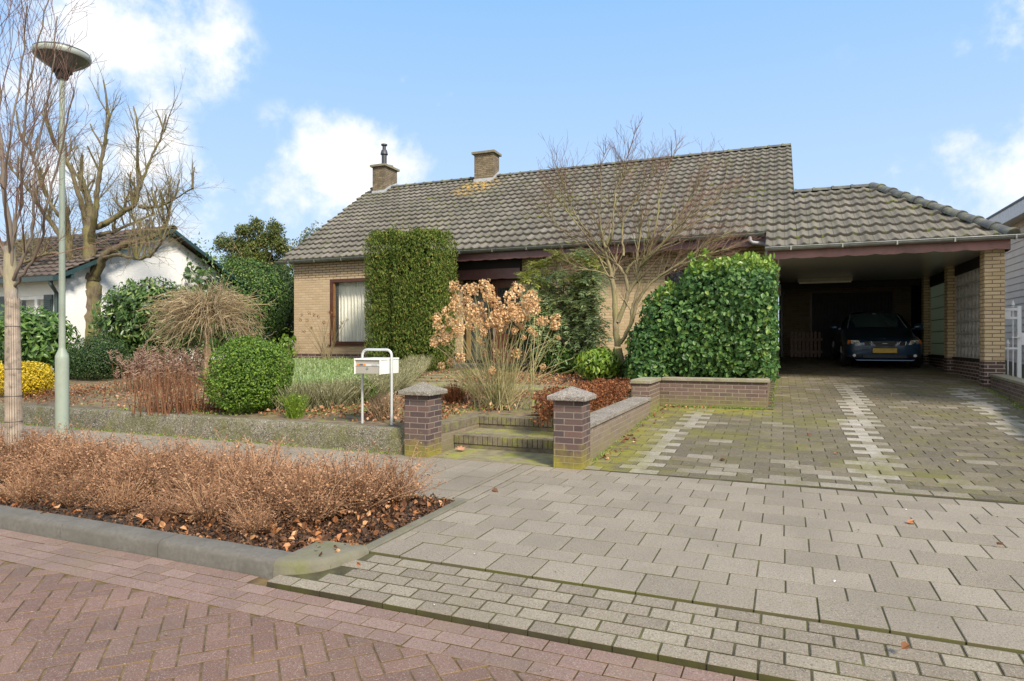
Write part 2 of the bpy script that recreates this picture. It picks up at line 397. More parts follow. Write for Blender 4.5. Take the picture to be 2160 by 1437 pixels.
# crossing of small blocks sloping to the road
small = bond(-2.56, 9.5, 2.73, 3.235, .1935, .101, .02, row0=1)
small = [q for q in small if not (q[0] < -2.25 and (((q[0]+2.60)/.40)**2+((q[1]-3.25)/.46)**2) < 1)]
cz = lambda x, y: -.045 + (y-LEAN(x)-2.73)*.075
cr = pavers("pavement_crossing", lean(small), cz, M['crossing'], seed=4, gap=.009, bevel=.004); tag(cr, kind='structure')
o = MB().prism([(-2.54,2.745,-.049),(12,2.745-.17,-.049),(12,3.25-.17,-.0115),(-2.54,3.25,-.0115)], (0,0,-.03)).build("crossing_base", M['joint']); tag(o, kind='structure')
# road: three courses of stretchers, then herringbone at 45 degrees
RZ = -.075; BL, BWd = .1935, .0968
gut = bond(-16, 9, 2.73-3*.1, 2.73, BL, .1, .03)
gut2 = [(cx, cy+.1, w, l, a) for (cx, cy, w, l, a) in bond(-16, -2.7, 2.63, 2.73, BL, .1, .03, row0=1)]
rdz = lambda x, y: RZ + 0*x
guz = lambda x, y: RZ + .004 + 0*x
rg = pavers("road_gutter", lean(gut+gut2), guz, M['gutter_brick'], seed=5, gap=.006, bevel=.003, jitter=.0008); tag(rg, kind='structure')
hb = []
s2 = math.sqrt(.5); unit = BWd
for i in range(-24, 108):
    for j in range(-48, 90):
        # herringbone cell pattern on a grid of half-brick squares
        k = (i-j) % 4
        if k == 0: cx_, cy_, w_, l_ = (i+1)*unit, (j+.5)*unit, 2*unit, unit
        elif k == 3: cx_, cy_, w_, l_ = (i+.5)*unit, (j)*unit+unit, unit, 2*unit
        else: continue
        x = cx_*s2 - cy_*s2; y = cx_*s2 + cy_*s2
        y += -3.0; x += -2.0
        if y > 2.6 or y < .35 or x > 6 or x < -7: continue
        if x*x+y*y > 60: continue
        hb.append((x, y, w_, l_, math.pi/4))
hb = [q for q in hb if q[1] < 2.43-.012*(q[0]+2) + .03]
rd = pavers("road", hb, rdz, M['road_brick'], seed=6, gap=.0075, bevel=.003, jitter=.0008, tilt=.002); tag(rd, kind='structure')
o = MB().prism([(-40,-6,RZ-.0042),(30,-6,RZ-.0042),(30,2.84-.36,RZ-.0042),(-2.5,2.84,RZ-.0042),(-40,3.3,RZ-.0042)], (0,0,-.05)).build("road_base", M['road_joint']); tag(o, kind='structure')

# driveway: rises towards the carport
def dzn(x, y): return .045*np.maximum(0, y-6.77) + .004
def dskip(x, y):
    if y > 23.2: return True
    if y > 16.0 and x < .02: return True
    if y > 10.85 and x < -.15: return True
    if x < -1.83: return True
    return x > 3.78-.10*(15-y) if y < 15 else x > 3.85
dv = bond(-2.0, 4.6, 6.16, 23.2, STONE, STONE/2*1.0, .0)
dv = bond(-1.83, 4.6, 6.16, 23.2, STONE, .185, .05, skip=dskip)
gval = np.random.default_rng(11); vals = []
for (x, y, w, l, a) in dv:
    v = gval.random()*.66
    hit = False
    for tx, k in ((-1.28, .035), (.83, .06), (2.62, .06)):
        if abs(x-(tx+k*(y-6.5))) < .125+.05*gval.random(): hit = True
    if hit and y < 14.6: v = (.80+.2*gval.random()) if gval.random() < .85 else .7+.08*gval.random()
    elif y < 7.0 and gval.random() < .28: v = .70+.1*gval.random()
    elif gval.random() < .05: v = .72+.05*gval.random()
    if y > 14.6: v = .52+gval.random()*.26
    vals.append(v)
dr = pavers("driveway", dv, dzn, M['drive'], seed=8, gap=.009, bevel=.004, jitter=.0015, tilt=.004, vals=vals); tag(dr, kind='structure')
o = MB().add([(-1.9,6.14,-.002),(9,6.08,-.002),(9,6.77,-.002),(-1.9,6.77,-.002),(9,30,.045*23.23-.002),(-1.9,30,.045*23.23-.002)], [(0,1,2,3),(3,2,4,5)]).build("driveway_base", M['joint']); tag(o, kind='structure')
# soil sheets
o = MB().add([(-1500,-1500,-.14),(1500,-1500,-.14),(1500,1500,-.14),(-1500,1500,-.14)], [(0,1,2,3)]).build("ground", M['field']); tag(o, kind='structure')
def soil_sheet():
    nx, ny = 150, 120; xs = np.linspace(-32, -2.05, nx); ys = np.linspace(6.36, 27, ny)
    X, Y = np.meshgrid(xs, ys); g = np.random.default_rng(3)
    Z = .27 + .034*np.clip(Y-6.2, 0, 16) + .02*np.sin(X*3.1+Y*2)*np.sin(Y*2.3-X) + g.normal(0, .008, X.shape) - .01
    Z[Y < 6.6] = .27
    V = np.stack([X, Y, Z], -1).reshape(-1,3)
    i = np.arange(nx*ny).reshape(ny, nx)
    Fc = np.stack([i[:-1,:-1], i[:-1,1:], i[1:,1:], i[1:,:-1]], -1).reshape(-1,4)
    # leave out what lies under the steps
    c = V[Fc].mean(1); keep = ~((c[:,0] > -3.75) & (c[:,1] < 7.7))
    keep &= ~((c[:,0] > -13.4) & (c[:,1] > 16.6))
    return link("garden_soil", fastmesh("garden_soil", V, Fc[keep]), None, M['soil'], True)
tag(soil_sheet(), kind='structure')
o = MB().box(-32,-2.33,2.99,4.56,-.1,-.012).build("planting_bed", M['bedsoil']); o.location.y = 0; tag(o, kind='structure')

# kerb
M['kerb'] = plain("kerb_concrete", (.125,.117,.10), .9, var=.2, nscale=40, bump=.4, dirt=((.075,.07,.055), .55, 5))
M['kerbmoss'] = plain("kerb_mossy", (.145,.135,.095), .9, var=.2, nscale=6, bump=.5, dirt=((.12,.125,.045), .8, 5))
kb = MB(); x = -2.60; kp = []
while x > -18:
    L = .92; a, b_ = x-L+.006, x
    pts = lambda X: [(X, 2.83+LEAN(X), RZ-.05), (X, 2.835+LEAN(X), .0), (X, 2.85+LEAN(X), .022), (X, 2.875+LEAN(X), .031), (X, 2.985+LEAN(X), .031), (X, 2.985+LEAN(X), -.05)]
    A, B = pts(a), pts(b_); k = len(kb.v)
    kb.add(A+B, [(i, (i+1)%6, (i+1)%6+6, i+6) for i in range(6)] + [tuple(range(6))[::-1], tuple(range(6,12))])
    x -= L
o = kb.build("kerb", M['kerb'], smooth=True); tag(o, kind='structure')
# rounded corner stone
cs = MB(); ring = []
cx0, cy0, Rr = -2.60, 3.25, .42
prof = [(Rr, RZ-.05), (Rr-.006, .0), (Rr-.02, .022), (Rr-.045, .031)]
steps = 14; A = []
for k in range(steps+1):
    a = -math.pi/2 + (math.pi/2)*k/steps
    A.append([(cx0+(r-.07)*math.cos(a), cy0+r*math.sin(a), z) for r, z in prof])
vs = [p for row in A for p in row]; fs = []
for k in range(steps):
    for j in range(3): i = k*4+j; fs.append((i, i+4, i+5, i+1))
inner = [(-2.33,3.25,.031), (-2.60,3.235,.031), (-2.60,2.985,.031)]
n0 = len(vs); vs += inner
top = [k*4+3 for k in range(steps+1)]
fs.append(tuple(top + [n0, n0+1, n0+2]))
vs += [(p[0], p[1], -.05) for p in inner]
fs += [(n0, n0+3, n0+4, n0+1), (n0+1, n0+4, n0+5, n0+2)]
cs.add(vs, fs); o = cs.build("kerb_corner", M['kerbmoss'], smooth=True); tag(o, kind='structure')
eb = MB()
for (a, b_) in ((3.26, 3.92), (3.925, 4.57)): eb.box(-2.335, XB-.004, a, b_, -.08, .008)
eb.box(-2.4, XB, 4.56, 4.62, -.08, .004)
o = eb.build("bed_edging", M['kerbmoss'], bevel=.006); tag(o, kind='structure')

# ------------------------------------------------------------------ garden walls
M['dark_brick'] = brickmat("dark_brick", [(.07,.046,.044),(.105,.074,.07),(.17,.105,.088),(.10,.08,.078),(.06,.045,.052)], (.25,.215,.17), .195, .0615, .005,
                           stain=((.45,.42,.36), .4, 22, .64), mossz=(-.02, .24, (.27,.24,.03)))
M['dark_brick_wall'] = brickmat("dark_brick_wall", [(.10,.065,.055),(.155,.10,.085),(.21,.14,.115),(.13,.10,.09)], (.30,.27,.19), .195, .0615, .0055,
                           stain=((.45,.42,.36), .35, 22, .64), mossz=(.2, .22, (.20,.19,.07)))
M['low_brick'] = brickmat("weathered_brick", [(.20,.155,.12),(.25,.195,.15),(.17,.13,.105)], (.26,.22,.17), .195, .0615, .005,
                           stain=((.62,.60,.53), .7, 20, .62), mossz=(-.02, .3, (.19,.17,.08)), bump=.3)
M['step_brick'] = brickmat("step_brick", [(.10,.085,.06),(.15,.125,.09),(.12,.10,.075)], (.05,.05,.025), .0615, .30, .006,
                           stain=((.20,.22,.03), .8, 9, .52), bump=.8)
M['coping'] = plain("exposed_aggregate_cap", (.32,.285,.235), .9, var=.2, nscale=16, bump=1.0, dirt=((.10,.095,.075), .75, 26))
M['moss_coping'] = plain("mossy_coping", (.26,.235,.175), .9, var=.25, nscale=8, bump=.6, dirt=((.23,.22,.08), .75, 7))
def agg(name, base, light, dark, moss, mo=.5, ms=2.2):
    m, nt, b, _ = newmat(name); n = N(nt); p = n.pos()
    a = n.noise(p, 30, 7, .8); c = n.mix(n.ramp(a, [(.40, 1), (.54, 0)]), base, dark); c = n.mix(n.math('MULTIPLY', n.ramp(n.noise(p, 3.3, 6, .7), [(.42, 0), (.6, 1)]), .55), c, dark); c = n.mix(n.ramp(n.noise(p, 75, 3, .8), [(.55, 0), (.62, 1)]), c, light)
    c = n.mix(n.math('MULTIPLY', n.ramp(n.noise(p, ms, 8, .7), [(.45, 0), (.62, 1)]), mo), c, moss)
    nt.links.new(c, b.inputs["Base Color"]); b.inputs["Roughness"].default_value = .95
    nt.links.new(n.bump(n.math('ADD', a, n.noise(p, 14, 6, .7)), 1.0, .03), b.inputs["Normal"]); return m
M['aggwall'] = agg("rough_aggregate", (.26,.235,.175), (.56,.52,.43), (.07,.065,.045), (.14,.145,.03), .6, 3.2)
M['aggcap'] = agg("aggregate_cap", (.36,.32,.27), (.60,.56,.5), (.16,.14,.12), (.20,.19,.12), .4)

def gate_pillar(x0, label):
    y0, y1, zt = 6.10, 6.40, .667; x1 = x0+.295; o = empty("gate_pillar", (x0+.147, 6.25, 0)); L = o.location
    MB().box(x0, x1, y0, y1, -.03, zt).build("shaft", M['dark_brick'], o, bevel=.004, origin=None).location = -Vector(L)
    m = MB(); e = .052; cx, cy = (x0+x1)/2, (y0+y1)/2
    m.add([(x0-e,y0-e,zt),(x1+e,y0-e,zt),(x1+e,y1+e,zt),(x0-e,y1+e,zt),(x0-e,y0-e,zt+.045),(x1+e,y0-e,zt+.045),(x1+e,y1+e,zt+.045),(x0-e,y1+e,zt+.045),(cx,cy,zt+.135)],
          [(3,2,1,0),(0,1,5,4),(1,2,6,5),(2,3,7,6),(3,0,4,7),(4,5,8),(5,6,8),(6,7,8),(7,4,8)])
    c = m.build("cap", M['aggcap'], o, bevel=.007); c.location = -Vector(L)
    return tag(o, label, "gate pillar", "brick pillars beside the garden steps")
gate_pillar(-3.775, "square purple-brown brick pillar with pyramid cap, at the left of the garden steps")
gate_pillar(-2.065, "square purple-brown brick pillar with pyramid cap, between the garden steps and the driveway")
# rough retaining wall along the pavement
def rough_wall():
    g = np.random.default_rng(21); nx = 520; xs = np.linspace(-20, -3.78, nx)
    prof = [(0,0,-.03),(0,.0,.06),(0,.012,.13),(0,.022,.20),(0,.035,.262),(0,.052,.277),(0,.11,.280),(0,.16,.277),(0,.17,.2)]
    sm = np.convolve(g.normal(0,1,nx+8), np.ones(9)/9, 'valid')[:nx]
    V = np.zeros((len(prof), nx, 3))
    for k, (_, py, pz) in enumerate(prof):
        rough = .0 if k in (0,) else (.007 if k < 5 else .003)
        V[k,:,0] = xs; V[k,:,1] = 6.16+py-.0103*(xs+3.8) + g.normal(0, rough, nx) + sm*.006; V[k,:,2] = pz + g.normal(0, .002, nx)
    i = np.arange(len(prof)*nx).reshape(len(prof), nx)
    Fc = np.stack([i[:-1,:-1], i[:-1,1:], i[1:,1:], i[1:,:-1]], -1).reshape(-1,4)
    return link("retaining_wall", fastmesh("retaining_wall", V.reshape(-1,3), Fc), None, M['aggwall'], True)
tag(rough_wall(), "long low rough pebbled concrete retaining wall with moss along the pavement", "retaining wall")

# steps: a thing with treads and cheek wall
st = empty("garden_steps", (-2.8, 6.9, 0)); off = -Vector(st.location)
def sub(ob): ob.location = off; return ob
M['mossfloor'] = plain("mossy_paving", (.20,.175,.10), .95, var=.3, nscale=10, bump=.9, dirt=((.26,.27,.03), .95, 3.2))
def soldiers(x0, x1, y0, y1, z0, z1, along='x', w=.0615):
    m = MB(); a, b_ = (x0, x1) if along == 'x' else (y0, y1); k = a
    while k < b_-.01:
        e = min(k+w-.007, b_); dzz = rnd.uniform(-.004, .004)
        if along == 'x': m.box(k, e, y0, y1, z0, z1+dzz)
        else: m.box(x0, x1, k, e, z0, z1+dzz)
        k += w
    return m
M['stepsolid'] = plain("step_brick_face", (.15,.125,.085), .9, var=.35, nscale=12, bump=.7, dirt=((.20,.21,.035), .85, 8))
sub(soldiers(-3.53, -2.05, 6.80, 7.02, .055, .157).build("tread", M['stepsolid'], st, bevel=.004))
sub(MB().box(-3.53,-2.05,6.812,7.49,-.03,.053).build("riser", M['stepsolid'], st))
sub(MB().box(-3.53,-2.05,7.025,7.49,.05,.148).build("landing", M['mossfloor'], st))
sub(soldiers(-3.53, -2.05, 7.50, 7.72, .20, .30).build("tread", M['stepsolid'], st, bevel=.004))
sub(MB().box(-3.53,-2.05,7.512,7.72,-.03,.198).build("riser", M['stepsolid'], st))
sub(soldiers(-3.745, -3.535, 6.41, 7.72, .205, .30, 'y').build("cheek_coping", M['stepsolid'], st, bevel=.004))
sub(MB().box(-3.745,-3.54,6.41,7.72,-.03,.203).build("cheek_wall", M['low_brick'], st))
tag(st, "two mossy brick garden steps with upright edge bricks between the two pillars", "steps")
o = MB().box(-3.48,-2.07,6.14,6.80,-.03,.006).build("entrance_paving", M['mossfloor']); tag(o, kind='structure')
# mossy garden path
o = MB().add([(-3.5,7.73,.298),(-2.06,7.73,.298),(-2.2,9.8,.385),(-3.0,9.8,.385),(-3.5,7.73,.2),(-2.06,7.73,.2),(-2.2,9.8,.2),(-3.0,9.8,.2)],
             [(0,1,2,3),(4,7,6,5),(0,4,5,1),(1,5,6,2),(2,6,7,3),(3,7,4,0)]).build("garden_path", M['mossfloor']); tag(o, kind='structure')
m = MB()
for k in range(9): m.box(-6.9+k*.52, -6.9+k*.52+.505, 9.82, 10.9, .3, .475+rnd.uniform(-.006,.006))
for k in range(7): m.box(-6.9, -5.9, 10.93+k*.62, 10.93+k*.62+.6, .3, .50+k*.02)
o = m.build("stepping_path", M['mossfloor'], bevel=.008); tag(o, kind='structure')

# low wall between garden and driveway, with the planter wall
w = empty("driveway_wall", (-1.93, 8, 0)); off = -Vector(w.location)
sub(MB().box(-2.045,-1.81,6.402,9.895,-.03,.355).build("brickwork", M['low_brick'], w))
sub(MB().box(-2.07,-1.785,6.405,9.893,.356,.405).build("coping", M['aggcap'], w, bevel=.006))
tag(w, "low weathered brick wall with grey coping running beside the driveway to the planter", "garden wall")
w = empty("planter_wall", (-1, 10.9, 0)); off = -Vector(w.location)
sub(MB().box(-2.09,-1.82,9.90,10.86,-.03,.60).build("pier", M['dark_brick_wall'], w))
sub(MB().box(-2.12,-1.79,9.87,10.83,.602,.655).build("pier_coping", M['moss_coping'], w, bevel=.008))
sub(MB().box(-1.818,-.165,10.87,11.06,.0,.60).build("brickwork", M['dark_brick_wall'], w))
sub(MB().box(-.355,-.167,11.062,15.95,.0,.60).build("brickwork", M['dark_brick_wall'], w))
sub(MB().box(-1.79,-.135,10.835,11.09,.602,.655).build("coping", M['moss_coping'], w, bevel=.008))
sub(MB().box(-.385,-.137,11.092,15.94,.602,.655).build("coping", M['moss_coping'], w, bevel=.008))
tag(w, "dark brick planter wall with mossy concrete coping in front of the camellia hedge", "planter wall")
o = MB().box(-2.05,-.36,11.06,15.6,.05,.56).build("planter_soil", M['soil']); tag(o, kind='structure')
# low wall on the right of the driveway
w = empty("boundary_wall", (3.7, 14, 0)); off = -Vector(w.location)
a0, a1 = Vector((3.735,14.93,0)), Vector((3.02,8.0,0)); dd = (a1-a0); nn = Vector((dd.y, -dd.x, 0)).normalized()*-.2
if nn.x < 0: nn = -nn
def wallpr(A, B, t, z0, z1, g=0.0):
    n = Vector((t.x, t.y, 0)); e = n.normalized()*g; return MB().prism([A-e+Vector((0,0,z0)), B-e+Vector((0,0,z0)), B+n+e+Vector((0,0,z0)), A+n+e+Vector((0,0,z0))], (0,0,z1-z0))
sub(wallpr(a0, a1, nn, -.03, .575).build("brickwork", M['dark_brick_wall'], w))
sub(wallpr(a0, a1, nn, .577, .628, .02).build("coping", M['moss_coping'], w, bevel=.008))
tag(w, "low dark brick boundary wall with concrete coping at the right edge of the driveway", "garden wall")

# ------------------------------------------------------------------ bungalow
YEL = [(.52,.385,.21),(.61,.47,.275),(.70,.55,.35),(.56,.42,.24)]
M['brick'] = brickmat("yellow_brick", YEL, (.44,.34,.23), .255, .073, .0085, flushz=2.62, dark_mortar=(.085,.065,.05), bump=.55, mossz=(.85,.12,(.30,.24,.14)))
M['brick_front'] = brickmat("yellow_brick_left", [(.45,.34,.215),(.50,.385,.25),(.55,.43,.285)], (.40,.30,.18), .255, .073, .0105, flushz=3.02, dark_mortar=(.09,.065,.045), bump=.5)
M['brick_pier'] = brickmat("yellow_brick_pier", [tuple(min(1,x*1.15) for x in c_) for c_ in YEL], (.27,.19,.12), .26, .0735, .010, bump=.8)
M['plinth'] = brickmat("plinth_brick", [(.07,.04,.035),(.12,.075,.065),(.155,.10,.085)], (.42,.36,.30), .255, .073, .009, bump=.6)
M['chimney'] = brickmat("chimney_brick", [(.19,.145,.09),(.25,.195,.125),(.31,.245,.16)], (.12,.095,.065), .23, .066, .008, bump=.8, stain=((.10,.085,.06), .7, 5, .5))
M['maroon'] = plain("maroon_board", (.135,.062,.062), .38, var=.12, nscale=4, bump=.05, dirt=((.19,.10,.09), .6, 3))
M['maroon_faded'] = plain("faded_maroon_board", (.33,.165,.15), .5, var=.18, nscale=2.2, bump=.08, dirt=((.14,.085,.08), .7, 2.5))
M['frame'] = plain("brown_frame", (.075,.026,.016), .4, var=.2, nscale=6)
M['zinc'] = plain("zinc", (.36,.37,.35), .45, metal=.55, var=.15, nscale=5, dirt=((.20,.21,.19), .6, 7))
M['gutter'] = plain("gutter_green_grey", (.145,.16,.14), .45, metal=.3, var=.15, nscale=4)
M['lead'] = plain("lead", (.42,.44,.46), .6, metal=.2, var=.15)
M['dark'] = plain("dark_board", (.018,.014,.014), .7)
M['greypipe'] = plain("grey_plastic", (.30,.31,.32), .5, var=.08)
def tilemat(name, cols, moss, lich=None):
    m, nt, b, _ = newmat(name); n = N(nt); p = n.pos(); uv = n.coord("UV")
    w = nt.nodes.new("ShaderNodeTexWhiteNoise"); w.noise_dimensions = '2D'
    fl = nt.nodes.new("ShaderNodeVectorMath"); fl.operation = 'FLOOR'; nt.links.new(uv, fl.inputs[0]); nt.links.new(fl.outputs[0], w.inputs["Vector"])
    c = n.ramp(w.outputs["Value"], [(0, cols[0]), (.5, cols[1]), (1, cols[2])])
    c = n.mix(n.math('MULTIPLY', n.ramp(n.noise(p, .8, 5, .6), [(.35, 0), (.65, 1)]), .75), c, cols[3])
    c = n.mix(n.math('MULTIPLY', n.ramp(n.noise(n.scale(p, (1.6,.4,.4)), 2.2, 7, .7), [(.5, 0), (.66, 1)]), .5), c, (.23,.21,.165))
    c = n.mix(n.ramp(n.noise(p, 42, 6, .7), [(.35, .35), (.6, 0)]), c, tuple(x*.45 for x in cols[0]))
    u = n.xyz(uv)[0]; fr = n.math('FRACT', u); d = n.math('ABSOLUTE', n.math('SUBTRACT', fr, .5))
    c = n.mix(n.ramp(d, [(.47, 0), (.49, .85)]), c, (.03,.028,.025))
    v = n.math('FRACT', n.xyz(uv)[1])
    c = n.mix(n.ramp(v, [(.045, .88), (.075, 0)]), c, (.035,.032,.025))  # darkened lower lip: dirt, plus the course shadow put into the colour
    low = n.ramp(v, [(.0, 1), (.45, .25), (.9, .1)])
    mm = n.math('MULTIPLY', n.ramp(n.noise(p, 9, 7, .7), [(moss[1], 0), (moss[1]+.05, 1)]), low)
    mm = n.math('MULTIPLY', mm, n.ramp(n.noise(p, .6, 3), [(.42, .25), (.6, 1)]))
    c = n.mix(mm, c, moss[0])
    if lich:                                    # orange lichen below the second chimney
        sb = nt.nodes.new("ShaderNodeVectorMath"); sb.operation = 'SUBTRACT'; nt.links.new(p, sb.inputs[0]); sb.inputs[1].default_value = (-9.95, 20.9, 6.75)
        ln = nt.nodes.new("ShaderNodeVectorMath"); ln.operation = 'LENGTH'; nt.links.new(n.scale(sb.outputs[0], (1.0,.8,1)), ln.inputs[0])
        near = n.ramp(ln.outputs["Value"], [(.3, 1), (1.0, 0)]); c = n.mix(n.math('MULTIPLY', near, n.ramp(n.noise(p, 7, 6, .7), [(.5, 0), (.58, .85)])), c, lich)
    nt.links.new(c, b.inputs["Base Color"]); b.inputs["Roughness"].default_value = .8; b.inputs["Specular IOR Level"].default_value = .35
    nt.links.new(n.bump(n.noise(p, 60, 5), .3, .006), b.inputs["Normal"]); return m
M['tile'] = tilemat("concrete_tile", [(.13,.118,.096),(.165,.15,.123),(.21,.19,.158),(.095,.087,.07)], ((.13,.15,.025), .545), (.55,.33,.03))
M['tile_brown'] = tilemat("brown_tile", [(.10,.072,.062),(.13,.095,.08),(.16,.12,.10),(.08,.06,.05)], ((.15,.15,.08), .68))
M['ridge'] = plain("ridge_tile", (.085,.09,.09), .7, var=.25, nscale=5, bump=.4, dirt=((.20,.20,.07), .7, 5))

def tiled(name, parent, mat, off, xl, xr, y0, z0, y1, slope, course, tw, thick=.048, amp=.018, sub=8, flip=1, x_is=True):
    """front slope rising with y from (y0,z0) to y1; xl, xr: functions of y. One strip of waved tiles per course."""
    n = max(1, round((y1-y0)/ (course*math.cos(math.atan(slope))))); dy = (y1-y0)/n
    V, Fs, UV = [], [], []
    for j in range(n):
        ya, yb = y0+j*dy, y0+(j+1)*dy+.03
        a, b_ = xl(ya+.5*dy), xr(ya+.5*dy)
        if b_-a < .05: continue
        k0 = math.floor(a/tw*sub); k1 = math.ceil(b_/tw*sub)
        xs = [min(max(k*tw/sub, a), b_) for k in range(k0, k1+1)]
        base = len(V); m = len(xs)
        jz = [rnd.uniform(-.007, .007) for _ in range(int((b_-a)/tw)+4)]
        for r in range(4):
            for x in xs:
                ph = (x/tw) % 1.0
                wv = amp*(math.cos(2*math.pi*ph)+.35*math.cos(4*math.pi*ph))
                jj = jz[int(x/tw-a/tw+1)]; wv += .010*math.sin(x*.9+j*.35)*math.sin(j*.8+x*.23)
                if r == 0: y, z = ya+.004, z0+(ya-y0)*slope + wv - .004
                elif r == 1: y, z = ya, z0+(ya-y0)*slope + wv + thick + jj
                elif r == 2: y, z = ya+.02, z0+(ya+.02-y0)*slope + wv + thick+.006 + jj
                else: y, z = yb, z0+(yb-y0)*slope + wv - .002
                V.append((x-off[0], y-off[1], z-off[2]))
                UV.append((x/tw+.5, j + {0:.0, 1:.01, 2:.05, 3:1.0-.01}[r]))
        for r in range(3):
            for i in range(m-1): Fs.append((base+r*m+i, base+r*m+i+1, base+(r+1)*m+i+1, base+(r+1)*m+i))
        # side edges of the course
    me = bpy.data.meshes.new(name); me.from_pydata(V, [], Fs); me.update()
    l = me.uv_layers.new(name="UVMap"); vi = np.empty(len(me.loops), np.int32); me.loops.foreach_get("vertex_index", vi)
    l.data.foreach_set("uv", np.array(UV, np.float32)[vi].ravel())
    o = link(name, me, parent, mat, True)
    try: me.set_sharp_from_angle(angle=R(50))
    except Exception: pass
    return o
def ridge(parent, A, B, r=.105, seg=.40, mat=None, off=None, name="ridge_cap"):
    m = MB(); A, B = Vector(A), Vector(B); d = B-A; L = d.length; d.normalize(); side = d.cross(Vector((0,0,1))).normalized(); up = side.cross(d)
    k = 0
    while k < L-.02:
        e = min(k+seg+.03, L)
        for (s0, s1, rr0, rr1) in ((k, e, r, r*.92), (k-.0, k+.05, r*1.16, r*1.16)):
            vs = []
            for s_, rr in ((s0, rr0), (s1, rr1)):
                for q in range(9):
                    a = math.pi*q/8
                    vs.append(A+d*s_+side*math.cos(a)*rr+up*(math.sin(a)*rr*.85-.03))
            m.add(vs, [(i, i+1, i+10, i+9) for i in range(8)] + [tuple(range(9))[::-1], tuple(range(9,18))])
        k += seg
    o = m.build(name, mat or M['ridge'], parent, smooth=True)
    if off is not None: o.location = off
    return o
def wavy_board(A, B, z1, h, t=.022, amp=.022, wave=.42):
    """board from A to B (plan points), top z1, scalloped lower edge"""
    A, B = Vector((*A, 0)), Vector((*B, 0)); L = (B-A).length; d = (B-A)/L; nrm = Vector((d.y, -d.x, 0))*t
    n = int(L/.035); m = MB(); vs = []
    for i in range(n+1):
        s_ = L*i/n; ph = (s_/wave) % 1
        zz = z1-h - amp*(abs(math.sin(math.pi*ph))**.8) + amp*.3*math.exp(-((ph-.5)/.08)**2)
        P = A+d*s_
        for q in ((P, z1), (P, zz), (P+nrm, zz), (P+nrm, z1)): vs.append((q[0].x, q[0].y, q[1]))
    fs = []
    for i in range(n):
        a = i*4
        for e in range(4): fs.append((a+e, a+4+e, a+4+(e+1)%4, a+(e+1)%4))
    fs += [(0,1,2,3), (n*4+3,n*4+2,n*4+1,n*4)]
    return m.add(vs, fs)

H = empty("bungalow", (-7, 16, .5)); HO = -Vector(H.location)
def hp(mb, name, mat, parent=None, **k):
    o = mb.build(name, mat, parent or H, **k); 
    if parent is None or parent is H: o.location = HO
    return o
SL = .5625
zr = lambda y: 3.68+(y-15.5)*SL                  # roof plane
# walls: left block flush under the gutter, right part set back, inside the house empty and dark
wx0, wx1, wt_, wb = VP(695, 600, 15.65).x, -9.75, VP(695, 590, 15.65).z, VP(695, 727, 15.65).z
WL = -13.55; WR = -.02
m = MB()
m.box(WL, wx0, 15.65, 15.85, .87, 3.66); m.box(wx1, -9.2, 15.65, 15.85, .87, 3.66)
m.box(wx0, wx1, 15.65, 15.85, .87, wb-.03); m.box(wx0, wx1, 15.65, 15.85, wt_+.0, 3.66)
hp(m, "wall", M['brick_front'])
dx0, dx1 = VP(974, 600, 16.1).x, VP(1097, 600, 16.1).x
v0, v1 = VP(1402, 560, 16.1).x, VP(1545, 560, 16.1).x; vt, vb = VP(1440, 562, 16.1).z, 1.5
m = MB(); m.box(-9.2, dx0, 16.1, 16.3, .87, 3.6); m.box(dx1, v0, 16.1, 16.3, .87, 3.6)
m.box(v1, WR, 16.1, 16.3, .87, 3.6); m.box(v0, v1, 16.1, 16.3, .87, vb); m.box(v0, v1, 16.1, 16.3, vt, 3.6)
m.box(-9.4, -9.2, 15.86, 16.3, .87, 3.6)
m.box(WR-.2, WR, 16.302, 23.2, .87, 3.6)
hp(m, "wall", M['brick'])
m = MB(); m.box(WL-.012, -9.19, 15.636, 15.83, .2, .865); m.box(-9.19, dx0, 16.088, 16.29, .2, .865); m.box(dx1, WR+.012, 16.088, 16.29, .2, .865); m.box(WR-.19, WR+.012, 16.292, 23.2, .2, .865)
hp(m, "plinth", M['plinth'])
m = MB(); m.box(WL, WL+.2, 15.86, 28.4, .2, 3.66); m.box(WL+.2, WR-.2, 28.2, 28.4, .2, 3.66); m.box(WR-.2, WR, 23.4, 28.4, .2, 3.6)
hp(m, "rear_wall", M['brick'])
# gables and inner ceiling keep daylight out of the shell
m = MB()
for x in (WL, WR-.2): hp(MB().prism([(x,15.7,3.67),(x,28.3,3.67),(x,21.97,7.1)], (.2,0,0)), "gable", M['brick'])
m = MB(); m.box(WL+.2, WR-.2, 16.31, 28.2, 3.50, 3.56); m.box(WL+.2, WR-.2, 17.9, 17.95, .5, 3.5); m.box(WL+.2, WR-.2, 16.31, 17.9, .48, .52)
hp(m, "interior_wall", plain("interior", (.25,.22,.18), .9))
# soffit
hp(MB().box(-9.2, WR+.3, 15.56, 16.1, 3.58, 3.62), "soffit", M['dark'])
xl = lambda y: -13.98-(y-15.5)*.19; xr_ = lambda y: .34
xr2 = lambda y: (xr_(y) if y > 17.8 else 3.0)
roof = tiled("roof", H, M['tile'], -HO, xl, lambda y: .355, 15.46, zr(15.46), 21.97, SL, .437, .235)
hp(MB().add([(-13.9,15.5,zr(15.5)-.05),(.33,15.5,zr(15.5)-.05),(.33,21.97,zr(21.97)-.05),(-15.15,21.97,zr(21.97)-.05),(.33,28.6,3.6),(-14.2,28.6,3.6)], [(0,1,2,3),(3,2,4,5)]), "roof_deck", M['dark'])
m = MB(); m.prism([(.332,15.5,3.42),(.332,15.5,zr(15.5)),(.332,21.97,zr(21.97)),(.332,28.6,3.62),(.332,28.6,3.42),(.332,21.97,zr(21.97)-.22)], (.025,0,0)); hp(m, "bargeboard", M['dark'])
